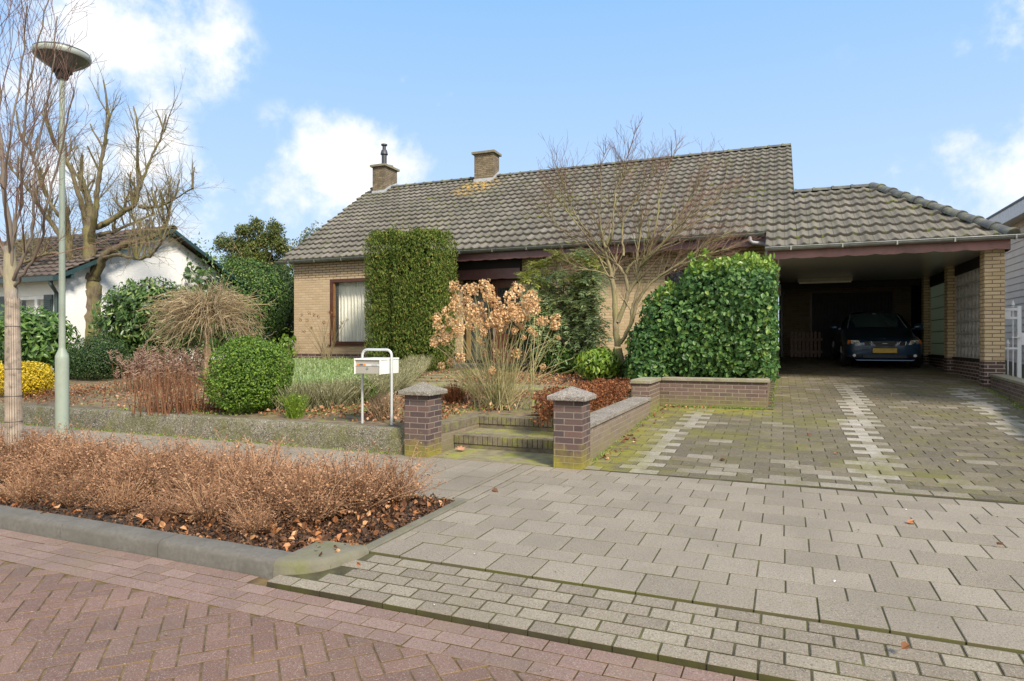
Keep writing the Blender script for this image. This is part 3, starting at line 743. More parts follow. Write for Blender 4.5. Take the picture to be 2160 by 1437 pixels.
ridge(roof, (-15.12,21.97,zr(21.97)+.03), (.35,21.97,zr(21.97)+.03), off=HO)
# gutters
def gutter(x0, x1, y, z, r=.062, mat='gutter', name='gutter'):
    m = MB(); n = 9; vs = []
    for x in (x0, x1):
        for k in range(n): a = math.pi*k/(n-1); vs.append((x, y-math.cos(a)*r, z-math.sin(a)*r*1.05))
        for k in range(n-1,-1,-1): a = math.pi*k/(n-1); vs.append((x, y-math.cos(a)*(r-.006), z-math.sin(a)*(r-.006)*1.05))
    q = 2*n; fs = [(i, (i+1)%q, (i+1)%q+q, i+q) for i in range(q)] + [tuple(range(n)), tuple(range(q, q+n))[::-1]]
    m.add(vs, fs); m.tube([(x0,y-r,z),(x1,y-r,z)], .010, 8)
    x = x0+.5
    while x < x1: m.box(x, x+.025, y-r-.012, y+r, z-r*1.08-.004, z-.0) if False else m.obox((x, y-.02, z-r*.6), (.012,0,0), (0,r*.95,0), (0,0,r*.55)); x += .95
    return hp(m, name, M[mat], smooth=True)
gutter(-14.02, -.30, 15.42, zr(15.42)+.0, mat='gutter')
# fascia under the main gutter over the porch and to the carport
hp(wavy_board((-9.25,15.54), (-.02,15.54), 3.60, .20), "fascia", M['maroon'])
hp(wavy_board((dx0-.25,15.98), (dx1+.05,15.98), VP(1030,568,15.98).z, .26, wave=.5), "door_canopy_board", M['maroon'])
hp(MB().box(dx0-.25, dx1+.05, 15.99, 16.3, VP(1030,575,16.0).z, 3.58), "door_head", M['dark'])
# left window
wn_ = hp(MB().box(wx0, wx1, 15.66, 15.80, wb, wb+.09).box(wx0, wx1, 15.66, 15.80, wt_-.09, wt_).box(wx0, wx0+.10, 15.66, 15.80, wb+.09, wt_-.09).box(wx1-.1, wx1, 15.66, 15.80, wb+.09, wt_-.09), "window", M['frame'], bevel=.004)
hp(MB().box(wx0-.03, wx1+.03, 15.60, 15.66, wb-.03, wb+.0), "window_sill", M['frame'])
def glassmat():
    m, nt, b, _ = newmat("window_glass"); b.inputs["Base Color"].default_value = (.9,.93,.92,1); b.inputs["Roughness"].default_value = .02
    b.inputs["Transmission Weight"].default_value = 0; b.inputs["IOR"].default_value = 1.5; b.inputs["Alpha"].default_value = .12; b.inputs["Coat Weight"].default_value = 1; b.inputs["Coat IOR"].default_value = 1.7
    b.inputs["Base Color"].default_value = (.25,.28,.27,1); return m
M['glass'] = glassmat()
def kid(mb, name, mat, parent, **k): return mb.build(name, mat, parent, **k)
kid(MB().box(wx0+.1, wx1-.1, 15.745, 15.752, wb+.09, wt_-.09), "pane", M['glass'], wn_)
kid(MB().box(wx0+.10, wx0+.15, 15.69, 15.743, wb+.09, wt_-.09), "casement", plain("oak_casement", (.20,.11,.04), .45, var=.25, nscale=9), wn_)
def curtain(x0, x1, y, z0, z1, wave=.12, amp=.035):
    m = MB(); n = int((x1-x0)/.012); vs = []
    for i in range(n+1):
        x = x0+(x1-x0)*i/n; a = 2*math.pi*x/wave; yy = y+amp*(math.sin(a)+.4*math.sin(2.3*a+1)); vs += [(x, yy, z0), (x, yy+.01*math.sin(a*1.3), z1)]
    return m.add(vs, [(2*i, 2*i+2, 2*i+3, 2*i+1) for i in range(n)])
M['curtain'] = plain("sheer_curtain", (.92,.91,.80), .9, var=.05)
ct = hp(curtain(wx0+.1, wx1, 15.98, wb, wt_+.1), "curtain", M['curtain'], smooth=True)
# recessed window to the right behind the camellia
w2 = hp(MB().box(v0, v1, 16.12, 16.24, vb, vb+.08).box(v0, v1, 16.12, 16.24, vt-.08, vt).box(v0, v0+.08, 16.12, 16.24, vb+.08, vt-.08).box(v1-.08, v1, 16.12, 16.24, vb+.08, vt-.08), "window", M['frame'])
kid(MB().box(v0+.08, v1-.08, 16.18, 16.186, vb+.08, vt-.08), "pane", M['glass'], w2)
# front door set with side light
dyt = VP(1030, 592, 16.25).z; xm = VP(1036, 600, 16.25).x; db = .62
m = MB(); m.box(dx0, dx0+.09, 16.2, 16.3, db, dyt); m.box(xm-.05, xm+.05, 16.2, 16.3, db, dyt); m.box(dx1-.09, dx1, 16.2, 16.3, db, dyt); m.box(dx0, dx1, 16.2, 16.3, dyt, dyt+.08)
m.box(dx0+.09, xm-.05, 16.2, 16.3, db, db+.12)
fr = hp(m, "door_frame", M['dark'])
sl = hp(MB().box(dx0+.09, dx0+.20, 16.21, 16.27, db+.12, dyt), "side_light", plain("ochre_post", (.27,.18,.07), .5, var=.2))
kid(MB().box(dx0+.2, xm-.05, 16.26, 16.266, db+.12, dyt), "pane", M['glass'], sl)
hp(curtain(dx0+.2, xm, 16.45, db, dyt), "curtain", plain("olive_curtain", (.24,.22,.11), .9), smooth=True)
D0, D1 = xm+.05, dx1-.09; gx0, gx1, gzb, gzt = D0+.17, D1-.06, 1.45, dyt-.22
m = MB(); m.box(D0, gx0, 16.22, 16.27, db, dyt); m.box(gx1, D1, 16.22, 16.27, db, dyt); m.box(gx0, gx1, 16.22, 16.27, db, gzb); m.box(gx0, gx1, 16.22, 16.27, gzt, dyt)
dr_ = hp(m, "door", plain("mahogany_door", (.11,.035,.02), .35, var=.3, nscale=5), bevel=.004)
kid(MB().box(gx0, gx1, 16.25, 16.255, gzb, gzt), "pane", M['glass'], dr_)
m = MB(); k = gx0+.02
while k < gx1: m.tube([(k, 16.225, gzb), (k+.035, 16.225, (gzb+gzt)/2), (k, 16.225, gzt)], .009, 5); k += .062
kid(m, "grille", plain("black_iron", (.02,.02,.022), .4, metal=.5), dr_)
kid(MB().tube([(D0+.06,16.18,1.3),(D0+.06,16.18,1.62)], .014, 8), "handle", M['zinc'], dr_)
hp(MB().box(dx0-.3, dx1+.3, 15.2, 16.2, .45, .64), "doorstep", plain("bluestone_step", (.16,.16,.155), .7, bump=.3))
hp(MB().lathe((VP(1130,590,16.05).x, 16.0, VP(1130,590,16.05).z), [(.02,-.12),(.08,-.1),(.09,.02),(.05,.09),(.02,.1)], 14), "wall_lamp", plain("white_glass", (.75,.77,.8), .3))
# downpipe at the end of the main gutter
p0 = VP(1582, 498, 15.42); m = MB()
m.tube([(p0.x,15.42,3.62),(p0.x,15.42,3.50),(p0.x+.05,15.44,3.45),(p0.x+.28,15.5,3.42),(p0.x+.36,15.52,3.36),(p0.x+.36,15.52,.3)], .042, 12)
hp(m, "downpipe", M['greypipe'], smooth=True)
# chimneys
def chimney(x0, x1, y0, y1, zb, zt, name="chimney", over=.08):
    c = hp(MB().box(x0, x1, y0, y1, zb, zt), name, M['chimney'])
    kid(MB().box(x0-over, x1+over, y0-over, y1+over, zt+.001, zt+.085), "chimney_cap", plain("chimney_cap", (.19,.175,.13), .9, var=.3, bump=.5, dirt=((.22,.17,.05), .7, 6)), c, bevel=.006)
    zf_ = zr(y0)
    kid(MB().box(x0-.02, x1+.02, y0-.02, y0-.012, zf_-.05, zf_+.10).add([(x1+.012,y0-.02,zf_-.05),(x1+.012,y1,zr(21.97)-.05),(x1+.012,y1,zr(21.97)+.28),(x1+.012,y0+.3,zf_+.32),(x1+.012,y0-.02,zf_+.12)],[(0,1,2,3,4)]), "flashing", M['lead'], c)
    return c
c1 = chimney(-14.72, -14.17, 21.45, 22.35, 6.6, 8.06)
kid(MB().lathe((-14.38,21.75,8.145), [(.10,0),(.10,.42),(.15,.46),(.11,.62),(.07,.66),(.07,.80),(.12,.81),(.12,.86)], 18), "flue_pipe", plain("dark_flue", (.06,.065,.075), .5, metal=.4), c1, smooth=True)
kid(MB().lathe((-14.42,22.1,8.145), [(.17,0),(.12,.03),(.19,.08),(.2,.11)], 16), "flue_cap", M['lead'], c1)
c2 = chimney(-10.38, -9.62, 21.6, 22.15, 6.6, 8.12)

# ---- carport, built on to the house
cxl, cxr = -.26, 4.06; GY = 14.66; hx, hy = 2.086, 17.8; zc = lambda y: zr(y)
def cr_right(y):
    return 4.10 + (2.086-4.04)*(y-14.7)/(17.8-14.7)
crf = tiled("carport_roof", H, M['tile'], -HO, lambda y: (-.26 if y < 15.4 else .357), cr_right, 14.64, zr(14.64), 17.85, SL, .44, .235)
hz = zr(17.8)
hp(MB().add([(-.26,14.68,zr(14.68)-.04),(4.04,14.68,zr(14.68)-.04),(hx,17.8,hz-.04),(.35,17.8,hz-.04),(4.04,21.0,3.2),(.35,21.0,3.2),(-.26,15.4,zr(15.4)-.04),(.35,15.4,zr(15.4)-.04)], [(0,1,7,6),(1,2,3,7),(1,4,2),(3,2,4,5)]), "roof_deck", M['dark'])
m_ = MB()
ridge(crf, (.36,17.8,hz+.03), (hx+.05,17.8,hz+.03), off=HO, seg=.42)
ridge(crf, (4.02,14.64,zr(14.64)+.045), (hx,17.8,hz+.035), off=HO, seg=.42, r=.14)
gutter(-.27, 4.42, 14.60, 3.205, mat='zinc', r=.065)
hp(wavy_board((-.22,14.76), (3.99,14.76), 3.165, .17, wave=.5, amp=.028), "fascia", M['maroon_faded'])
hp(wavy_board((3.98,14.76), (3.98,17.5), 3.165, .2, wave=.5), "fascia", M['dark'])
def soffmat():
    m, nt, b, _ = newmat("ceiling_panel"); n = N(nt); x = n.xyz(n.pos())[1]
    f = n.ramp(n.math('ABSOLUTE', n.math('SUBTRACT', n.math('FRACT', n.math('MULTIPLY', x, 5)), .5)), [(.46, 0), (.49, 1)])
    nt.links.new(n.mix(f, (.50,.50,.46), (.12,.12,.11)), b.inputs["Base Color"]); b.inputs["Roughness"].default_value = .16; return m
hp(MB().box(.0, 3.98, 14.80, 23.4, 2.99, 3.03), "ceiling", soffmat())
hp(MB().box(.0, 4.02, 18.0, 23.6, 3.05, 3.2), "flat_roof", M['dark'])
px0 = 3.64
def pier(y0, y1, x1, zt):
    p = hp(MB().box(px0, x1, y0, y1, .86, zt), "pier", M['brick_pier'])
    kid(MB().box(px0-.008, x1+.008, y0-.008, y1+.008, .2, .858), "pier_base", M['plinth'], p); return p
pier(14.95, 15.25, 3.965, 2.99); pier(17.9, 18.2, 3.9, 2.99); pier(20.6, 20.9, 3.9, 2.99)
SX = 3.80
hp(MB().box(SX-.04, SX+.12, 15.26, 17.89, .2, .84).box(SX-.04, SX+.12, 18.21, 20.59, .2, .84), "screen_base", M['plinth'])
hp(MB().box(SX-.07, SX+.15, 15.26, 17.89, .842, .885).box(SX-.07, SX+.15, 18.21, 20.59, .842, .885), "screen_sill", M['dark'])
hp(MB().box(SX-.02, SX+.10, 15.26, 17.89, 2.76, 2.985).box(SX-.02, SX+.10, 18.21, 20.59, 2.72, 2.985).box(SX-.02,SX+.1,20.9,23.3,.2,2.985), "screen_lintel", M['dark'])
# pierced concrete blocks
bb = MB(); nr, nc = 7, 9; bw_, bh_ = (17.89-15.26)/nc, (2.76-.89)/nr
for r_ in range(nr):
    for c_ in range(nc):
        y0 = 15.26+c_*bw_; z0 = .89+r_*bh_; yc, zc_ = y0+bw_/2, z0+bh_/2; t = .012
        bb.box(SX, SX+.09, y0, y0+t, z0, z0+bh_); bb.box(SX, SX+.09, y0+bw_-t, y0+bw_-.001, z0, z0+bh_)
        bb.box(SX+.001, SX+.089, y0+t, y0+bw_-t, z0, z0+t*1.4); bb.box(SX+.001, SX+.089, y0+t, y0+bw_-t, z0+bh_-t*1.4, z0+bh_-.001)
        for sy in (-1, 1):
            for sz in (-1, 1):
                a = Vector((SX+.045, yc, zc_)); e = Vector((SX+.045, yc+sy*(bw_/2-t), zc_+sz*(bh_/2-t)))
                d = (e-a); u = d.normalized(); bb.obox((a+e)/2, (.040,0,0), d*.5, Vector((0,-u.z,u.y))*.011)
        bb.prism([(SX+.01, yc, zc_-bh_*.22), (SX+.01, yc+bw_*.15, zc_), (SX+.01, yc, zc_+bh_*.22), (SX+.01, yc-bw_*.15, zc_)], (.07,0,0))
hp(bb, "breeze_block_screen", plain("pierced_concrete", (.45,.43,.38), .9, var=.15))
def gbm():
    m, nt, b, out = newmat("glass_block"); b.inputs["Base Color"].default_value = (.52,.58,.46,1); b.inputs["Roughness"].default_value = .25
    tr = nt.nodes.new("ShaderNodeBsdfTranslucent"); tr.inputs[0].default_value = (.75,.82,.66,1)
    mx = nt.nodes.new("ShaderNodeMixShader"); mx.inputs[0].default_value = .6
    nt.links.new(b.outputs[0], mx.inputs[1]); nt.links.new(tr.outputs[0], mx.inputs[2]); nt.links.new(mx.outputs[0], out.inputs[0]); return m
gb = MB(); nr, nc = 6, 9; bw_, bh_ = (20.59-18.21)/nc, (2.72-.89)/nr
for r_ in range(nr):
    for c_ in range(nc): gb.box(SX+.0, SX+.08, 18.21+c_*bw_+.006, 18.21+(c_+1)*bw_-.006, .89+r_*bh_+.008, .89+(r_+1)*bh_-.008)
hp(gb, "glass_block_panel", gbm(), bevel=.01)
gj = MB()
for r_ in range(nr+1): gj.box(SX+.02, SX+.06, 18.21, 20.59, .89+r_*bh_-.0075, .89+r_*bh_+.0075)
for c_ in range(nc+1): gj.box(SX+.021, SX+.059, 18.21+c_*bw_-.005, 18.21+c_*bw_+.005, .89, 2.72)
hp(gj, "glass_block_joints", M['dark'])
# back wall, garage door, lamp, rear downpipe
YB = 23.25
m = MB(); m.box(.0, .95, YB, YB+.2, .3, 3.0); m.box(3.3, 3.98, YB, YB+.2, .3, 3.0); m.box(.95, 3.3, YB, YB+.2, 2.82, 3.0); hp(m, "back_wall", brickmat("shaded_yellow_brick", [tuple(x*.38 for x in c_) for c_ in YEL], (.25,.2,.15), .26, .0735, .009))  # yellow brick with the carport's shade multiplied into its colour
m = MB(); k = .99
while k < 3.27: m.box(k, min(k+.085, 3.29), YB+.03, YB+.07, .7, 2.80); k += .095
m.box(.95, 3.33, YB+.071, YB+.1, .3, 2.86)
gd = hp(m, "garage_door", plain("dark_garage_boards", (.035,.03,.035), .6, var=.2), bevel=.004)
kid(MB().box(.95,.99,YB-.01,YB+.08,.7,2.82).box(3.29,3.33,YB-.01,YB+.08,.7,2.82).box(.95,3.33,YB-.011,YB+.08,2.80,2.86), "garage_door_frame", M['maroon'], gd)
hp(MB().box(.0, 3.63, 21.0, 21.12, 2.80, 2.988), "ceiling_beam", M['dark'])
a, b_ = VP(1683, 595, 19.9), VP(1798, 595, 19.9)
lp = hp(MB().box(a.x, b_.x, 19.83, 20.0, 2.90, 2.988), "ceiling_lamp", plain("lamp_housing", (.45,.40,.32), .5))
kid(MB().box(a.x+.03, b_.x-.03, 19.85, 19.98, 2.86, 2.899), "diffuser", plain("lamp_diffuser", (.85,.75,.6), .4), lp)
m = MB(); m.tube([(.14,23.1,3.0),(.14,23.1,2.85),(.08,23.12,2.7),(.08,23.12,.72)], .045, 10); hp(m, "downpipe", M['greypipe'], smooth=True)
hp(MB().box(-.03,.05,18.6,18.75,2.45,2.75), "fuse_box", plain("beige_box", (.4,.38,.33), .5))
tag(H, "yellow brick bungalow with grey tiled roof, two chimneys and a built-on carport", "house")

# picket gate at the back of the carport
pg = empty("picket_gate", (.5, 22.3, dz(22.3))); zb = 0
a, b_ = VP(1668, 700, 22.3).x-.5, VP(1735, 700, 22.3).x-.5; zt = VP(1700, 699, 22.3).z-dz(22.3)
M['oldwood'] = plain("weathered_wood", (.30,.21,.165), .85, var=.3, nscale=14, bump=.3)
k = a; i = 0
while k < b_-.05:
    hh = zt-(.02 if i % 3 else 0)
    MB().prism([(k,0,.05),(k+.07,0,.05),(k+.07,0,hh-.03),(k+.035,0,hh),(k,0,hh-.03)], (0,-.018,0)).build("picket", M['oldwood'], pg); k += .112; i += 1
MB().box(a-.02, b_, .0, .03, .18, .26).build("rail", M['oldwood'], pg); MB().box(a-.02, b_, .0, .03, zt-.3, zt-.22).build("rail", M['oldwood'], pg)
tag(pg, "small brown wooden picket gate standing at the back of the carport", "gate")

# ------------------------------------------------------------------ street lamp, mailbox, metal gate
sl = empty("street_lamp", (-7.14, 4.66, 0)); P = GP(131, 963, 0); sl.location = P
rel = lambda px, py: VP(px, py, P.y)
M['lampgreen'] = plain("sage_green_paint", (.29,.34,.275), .42, var=.06, nscale=3, dirt=((.20,.215,.15), .6, 3))
zs = rel(131, 745).z; zh = rel(131, 163).z; ztop = rel(131, 118).z; sc_ = P.y/((131-1080)/F*sT+cT)/F
MB().lathe((0,0,0), [(12.6*sc_,-.1),(12.6*sc_,zs-.06),(12.2*sc_,zs-.03),(6.2*sc_,zs+.05),(6.2*sc_,zs+.06),(5.0*sc_,zh)], 24).build("pole", M['lampgreen'], sl, smooth=True)
rr = 57*sc_*.93
MB().lathe((0,0,0), [(.055,zh-.02),(.07,zh+.03),(.085,zh+.05),(.10,zh+.055)], 24).build("collar", plain("black_collar", (.02,.02,.02), .5), sl, smooth=True)
MB().lathe((0,0,0), [(.075,zh+.04),(rr*.40,zh+.09),(rr*.80,ztop-.07),(rr*.955,ztop-.025)], 48).build("reflector", plain("grey_reflector", (.16,.16,.155), .35, metal=.5, var=.1), sl, smooth=True)
MB().lathe((0,0,0), [(rr*.94,ztop-.035),(rr*.985,ztop-.02),(rr,ztop+.01),(rr*.985,ztop+.02),(rr*.9,ztop+.03)], 48).build("rim", plain("rim_grey_green", (.34,.37,.33), .4), sl, smooth=True)
MB().lathe((0,0,0), [(rr*.985,ztop+.021),(rr*.97,ztop+.035),(rr*.5,ztop+.09),(.02,ztop+.11)], 48).build("lamp_top", plain("dark_lamp_top", (.04,.045,.045), .4), sl, smooth=True)
tag(sl, "tall sage green street lamp with shallow dish-shaped head", "street lamp")

mb_ = empty("mailbox", (-4.4, 6.5, .28)); bx0, bx1 = -.175, .175; bz0, bz1 = .59, .77; by0, by1 = -.19, .2
M['white'] = plain("white_enamel", (.78,.78,.72), .35, var=.04, nscale=6, dirt=((.5,.45,.3), .35, 7))
M['whitepipe'] = plain("galvanised_tube", (.55,.57,.55), .4, metal=.3, var=.06)
m = MB(); r = .07; pts = [(-.205,0,-.3),(-.205,0,.87-r)]
for k in range(1,6): a = math.pi/2*k/5; pts.append((-.205+r-r*math.cos(a), 0, .87-r+r*math.sin(a)))
for k in range(0,6): a = math.pi/2*k/5; pts.append((.205-r+r*math.sin(a), 0, .87-r+r*math.cos(a)))
pts.append((.205,0,-.3)); m.tube(pts, .0155, 10)
m.build("frame", M['whitepipe'], mb_, smooth=True)
m = MB(); m.box(bx0, bx1, by0+.012, by1, bz0, bz1-.02)
m.build("box", M['white'], mb_, bevel=.003)
m = MB(); m.prism([(bx0-.006,by0-.012,bz1-.018),(bx0-.006,by1,bz1-.018),(bx0-.006,by1,bz1+.004),(bx0-.006,by0-.012,bz1+.0)], (bx1-bx0+.012,0,0)); m.box(bx0-.004,bx0+.008,by0-.01,by0+.012,bz0-.004,bz1-.018); m.box(bx1-.008,bx1+.004,by0-.01,by0+.012,bz0-.004,bz1-.018)
m.build("lid", M['white'], mb_, bevel=.002)
M['beige'] = plain("beige_panel", (.37,.35,.30), .5, var=.05)
m = MB(); m.box(bx0+.008, bx1-.008, by0, by0+.011, bz0+.004, bz0+.088); m.build("door", M['beige'], mb_, bevel=.002)
m = MB(); m.box(bx0+.008, bx1-.008, by0+.002, by0+.011, bz0+.126, bz1-.02); m.build("upper_panel", M['beige'], mb_)
fl = MB().box(bx0+.008, bx1-.008, by0-.004, by0+.011, bz0+.092, bz0+.123).build("slot_flap", plain("grey_flap", (.55,.55,.52), .4), mb_)
for (u0, u1, col, nm) in ((.03,.068,(.75,.22,.02),"orange_label"),(.069,.118,(.12,.12,.13),"grey_label"),(.119,.155,(.75,.22,.02),"orange_label"),(.235,.315,(.42,.44,.42),"name_plate")):
    MB().box(bx0+u0, bx0+u1, by0-.0065, by0-.0042, bz0+.098, bz0+.118).build(nm, plain(nm, col, .5), fl)
MB().lathe((.0,by0-.001,bz0+.068), [(.014,-.006),(.014,.0),(.005,.001)], 12, 'Y').build("lock", M['zinc'], mb_)
tag(mb_, "white metal mailbox with beige front between two legs of a bent tube frame", "mailbox")

mg = empty("metal_gate", (4.1, 15.05, 0)); mg.location = (0,0,0)
gy = 15.12; g = lambda px, py: VP(px, py, gy)
M['gatewhite'] = plain("white_gate_paint", (.78,.79,.80), .4, var=.04)
def spike(px, ytop, ybot):
    a, b_ = g(px, ytop), g(px, ybot); m = MB(); m.tube([(a.x, gy, b_.z), (a.x, gy, a.z-.14)], .012, 8)
    m.lathe((a.x, gy, a.z-.14), [(.012,0),(.03,.02),(.012,.045),(.036,.055),(.02,.09),(.002,.15)], 8); return m
px1 = g(2145, 700).x; sx = g(2152, 700)
base = .5
MB().box(px1-.0, px1+.065, gy-.03, gy+.03, base, g(2150, 646).z).build("post", M['gatewhite'], mg, bevel=.003)
spike(2137, 634, 800).build("spike_bar", M['gatewhite'], mg, smooth=True); spike(2126, 716, 800).build("spike_bar", M['gatewhite'], mg, smooth=True)
for (ya, yb) in ((651, 656), (669, 674), (733, 737)):
    a, b_ = g(2100, ya).z, g(2100, yb).z; MB().box(3.97, px1+.0, gy-.018, gy+.018, b_, a).build("rail", M['gatewhite'], mg)
MB().box(3.975, px1-.10, gy-.022, gy-.012, g(2120,669).z, g(2120,657).z).build("lock_plate", M['gatewhite'], mg)
MB().box(px1+.066, px1+.2, gy-.02, gy+.02, g(2150,728).z, g(2150,702).z).build("lock_box", M['gatewhite'], mg, bevel=.004)
m = MB(); m.tube([(px1-.10, gy-.07, g(2150,712).z), (px1+.02, gy-.07, g(2150,712).z)], .010, 8); m.tube([(px1+.02, gy-.07, g(2150,712).z), (px1+.02, gy-.02, g(2150,712).z)], .010, 8)
m.build("handle", M['gatewhite'], mg)
# the leaf beyond the post, outside the picture
m = MB()
for k in range(6): m.tube([(px1+.3+k*.14, gy, .55), (px1+.3+k*.14, gy, 1.9)], .012, 8)
m.build("bars", M['gatewhite'], mg); 
for zz_ in (1.83, 1.1, .62): MB().box(px1+.2, px1+1.1, gy-.018, gy+.018, zz_, zz_+.04).build("rail", M['gatewhite'], mg)
tag(mg, "white painted metal garden gate with spear-tipped bars beside the carport pillar", "gate")

# ------------------------------------------------------------------ neighbour with board cladding, at the right
NB = empty("clad_house", (8, 18, 0)); off = -Vector(NB.location); nx0 = 6.0
m = MB(); zb_ = .2
k = zb_; i = 0
while k < 4.45:
    m.prism([(nx0,10,k),(nx0-.022,10,k),(nx0-.004,10,k+.185),(nx0,10,k+.185)], (0,17,0)); k += .187
m.build("cladding", plain("taupe_cladding", (.60,.50,.40), .6, var=.07, nscale=3), NB).location = off
MB().box(nx0+.001, nx0+6, 10, 27, 0, 4.45).build("wall", M['dark'], NB).location = off
MB().box(nx0-.35, nx0+6.3, 9.7, 27.2, 4.46, 4.80).build("fascia", plain("grey_white_fascia", (.62,.62,.60), .5), NB).location = off
MB().box(nx0-.37, nx0+6.3, 9.7, 27.22, 4.802, 4.86).build("roof_edge", plain("dark_edge", (.08,.085,.085), .6), NB).location = off
tag(NB, "taupe board-clad house with white fascia, to the right of the carport", "house")

# ------------------------------------------------------------------ white house at the left
WH = empty("white_house", (-20, 14.4, .5)); off = -Vector(WH.location)
whb = brickmat("white_painted_brick", [(.84,.84,.80),(.88,.88,.85),(.86,.86,.82)], (.76,.76,.72), .22, .075, .006, bump=.35)
X0, Y1, YA, Y2 = -17.5, 11.3, 14.45, 17.6; ze, za = 3.02, 4.62
def wsub(mb, name, mat, **k): o = mb.build(name, mat, WH, **k); o.location = off; return o
w0, w1 = VP(30,650,Y1).x, VP(112,650,Y1).x; wz0, wz1 = VP(70,690,Y1).z, VP(70,625,Y1).z
m = MB(); m.prism([(X0,Y1,.2),(X0,Y2,.2),(X0,Y2,ze),(X0,YA,za),(X0,Y1,ze)], (-.2,0,0)); m.box(w1, X0-.2, Y1, Y1+.2, .2, ze); m.box(-30, w0, Y1, Y1+.2, .2, ze); m.box(w0, w1, Y1, Y1+.2, .2, wz0); m.box(w0, w1, Y1, Y1+.2, wz1, ze); m.box(-30, X0-.2, Y2-.2, Y2, .2, ze)
wsub(m, "wall", whb)
wsub(MB().box(-30, X0-.2, Y1+1.5, Y1+1.55, .3, ze), "interior_wall", M['curtain'])
m = MB(); xm1 = VP(74,650,Y1).x
for a, b_ in ((w0, w0+.06), (xm1-.06, xm1+.06), (w1-.06, w1)): m.box(a, b_, Y1+.02, Y1+.1, wz0+.07, wz1-.09)
m.box(w0, w1, Y1+.02, Y1+.1, wz0, wz0+.07); m.box(w0, w1, Y1+.02, Y1+.1, wz1-.09, wz1)
wf = wsub(m, "window", plain("white_frame", (.8,.8,.78), .4))
MB().box(w0+.06, w1-.06, Y1+.055, Y1+.06, wz0+.07, wz1-.09).build("pane", M['glass'], wf)
wsub(curtain(w0, w1, Y1+.3, wz0, wz1, wave=.09, amp=.02), "curtain", M['curtain'], smooth=True)
dg = plain("dark_green_paint", (.035,.06,.058), .4)
s0, s1 = VP(96,650,Y1).x, VP(113,650,Y1).x
m = MB(); m.box(s0, s1, Y1-.05, Y1-.01, wz0, wz1+.02)
k = wz0+.06
while k < wz1-.08: m.obox(((s0+s1)/2, Y1-.06, k), ((s1-s0)/2-.03,0,0), (0,.012,.004), (0,0,.012)); k += .05
wsub(m, "shutter", dg); 
s0, s1 = VP(-12,650,Y1).x, VP(13,650,Y1).x; wsub(MB().box(s0, s1, Y1-.05, Y1-.01, wz0, wz1+.02), "shutter", dg)
sl2 = (za-ze)/(YA-Y1)
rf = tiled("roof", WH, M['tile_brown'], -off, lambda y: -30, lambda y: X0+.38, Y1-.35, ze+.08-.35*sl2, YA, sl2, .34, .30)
wsub(MB().add([(-30,YA,za+.06),(X0+.38,YA,za+.06),(X0+.38,Y2+.4,ze-.1),(-30,Y2+.4,ze-.1)],[(0,1,2,3)]), "roof_back", M['tile_brown'])
ridge(rf, (X0+.38,YA,za+.10), (-30,YA,za+.10), r=.12, seg=.4, off=off, mat=M['tile_brown'])
bz = MB()
bz.prism([(X0+.36,Y1-.4,ze-.05-.35*sl2),(X0+.36,Y1-.4,ze+.06-.35*sl2),(X0+.36,YA,za+.08),(X0+.36,YA,za-.03)], (.03,0,0))
bz.prism([(X0+.36,Y2+.4,ze-.05-.4*sl2),(X0+.36,Y2+.4,ze+.06-.4*sl2),(X0+.36,YA,za+.08),(X0+.36,YA,za-.03)], (.03,0,0))
for (yy) in (Y1+.05, YA, Y2-.9): bz.box(X0, X0+.36, yy, yy+.08, ze+(min(yy-Y1, Y2-yy))*sl2-.14, ze+(min(yy-Y1, Y2-yy))*sl2-.04)
wsub(bz, "bargeboard", plain("teal_green_board", (.025,.06,.065), .45))
wsub(MB().box(-30, X0+.38, Y1-.44, Y1-.34, ze-.22, ze-.10), "gutter", dg)
q = VP(107,590,Y1-.38); q2 = VP(119,600,Y1-.07)
wsub(MB().tube([(q.x,Y1-.38,ze-.16),(q.x,Y1-.38,ze-.3),(q2.x,Y1-.07,ze-.5),(q2.x,Y1-.07,.3)], .05, 10), "downpipe", dg, smooth=True)
q = VP(312, 490, YA); wsub(MB().lathe((q.x,YA,za), [(.07,0),(.07,.38),(.085,.385),(.085,.43)], 12), "flue_pipe", plain("grey_flue", (.10,.105,.12), .6), smooth=True)
tag(WH, "white painted brick bungalow with brown tiled roof and teal bargeboards beyond the garden", "house")

# ------------------------------------------------------------------ vegetation
def leafmat(name, stops, rough=.5, trans=.25, spec=.4, vary=.0):
    m, nt, b, out = newmat(name); n = N(nt); c = n.ramp(n.attr(), stops)
    if vary: c = n.mix(n.math('MULTIPLY', n.ramp(n.noise(n.pos(), 1.6, 4), [(.42, 0), (.62, 1)]), vary), c, stops[-1][1])
    nt.links.new(c, b.inputs["Base Color"]); b.inputs["Roughness"].default_value = rough; b.inputs["Specular IOR Level"].default_value = spec
    if trans:
        tr = nt.nodes.new("ShaderNodeBsdfTranslucent"); nt.links.new(c, tr.inputs[0])
        mx = nt.nodes.new("ShaderNodeMixShader"); mx.inputs[0].default_value = trans
        nt.links.new(b.outputs[0], mx.inputs[1]); nt.links.new(tr.outputs[0], mx.inputs[2]); nt.links.new(mx.outputs[0], out.inputs[0])
    return m
def stemmat(name, stops, rough=.85):
    return leafmat(name, stops, rough, 0, .25)
def unit(v): return v/np.maximum(np.linalg.norm(v, axis=-1, keepdims=True), 1e-9)
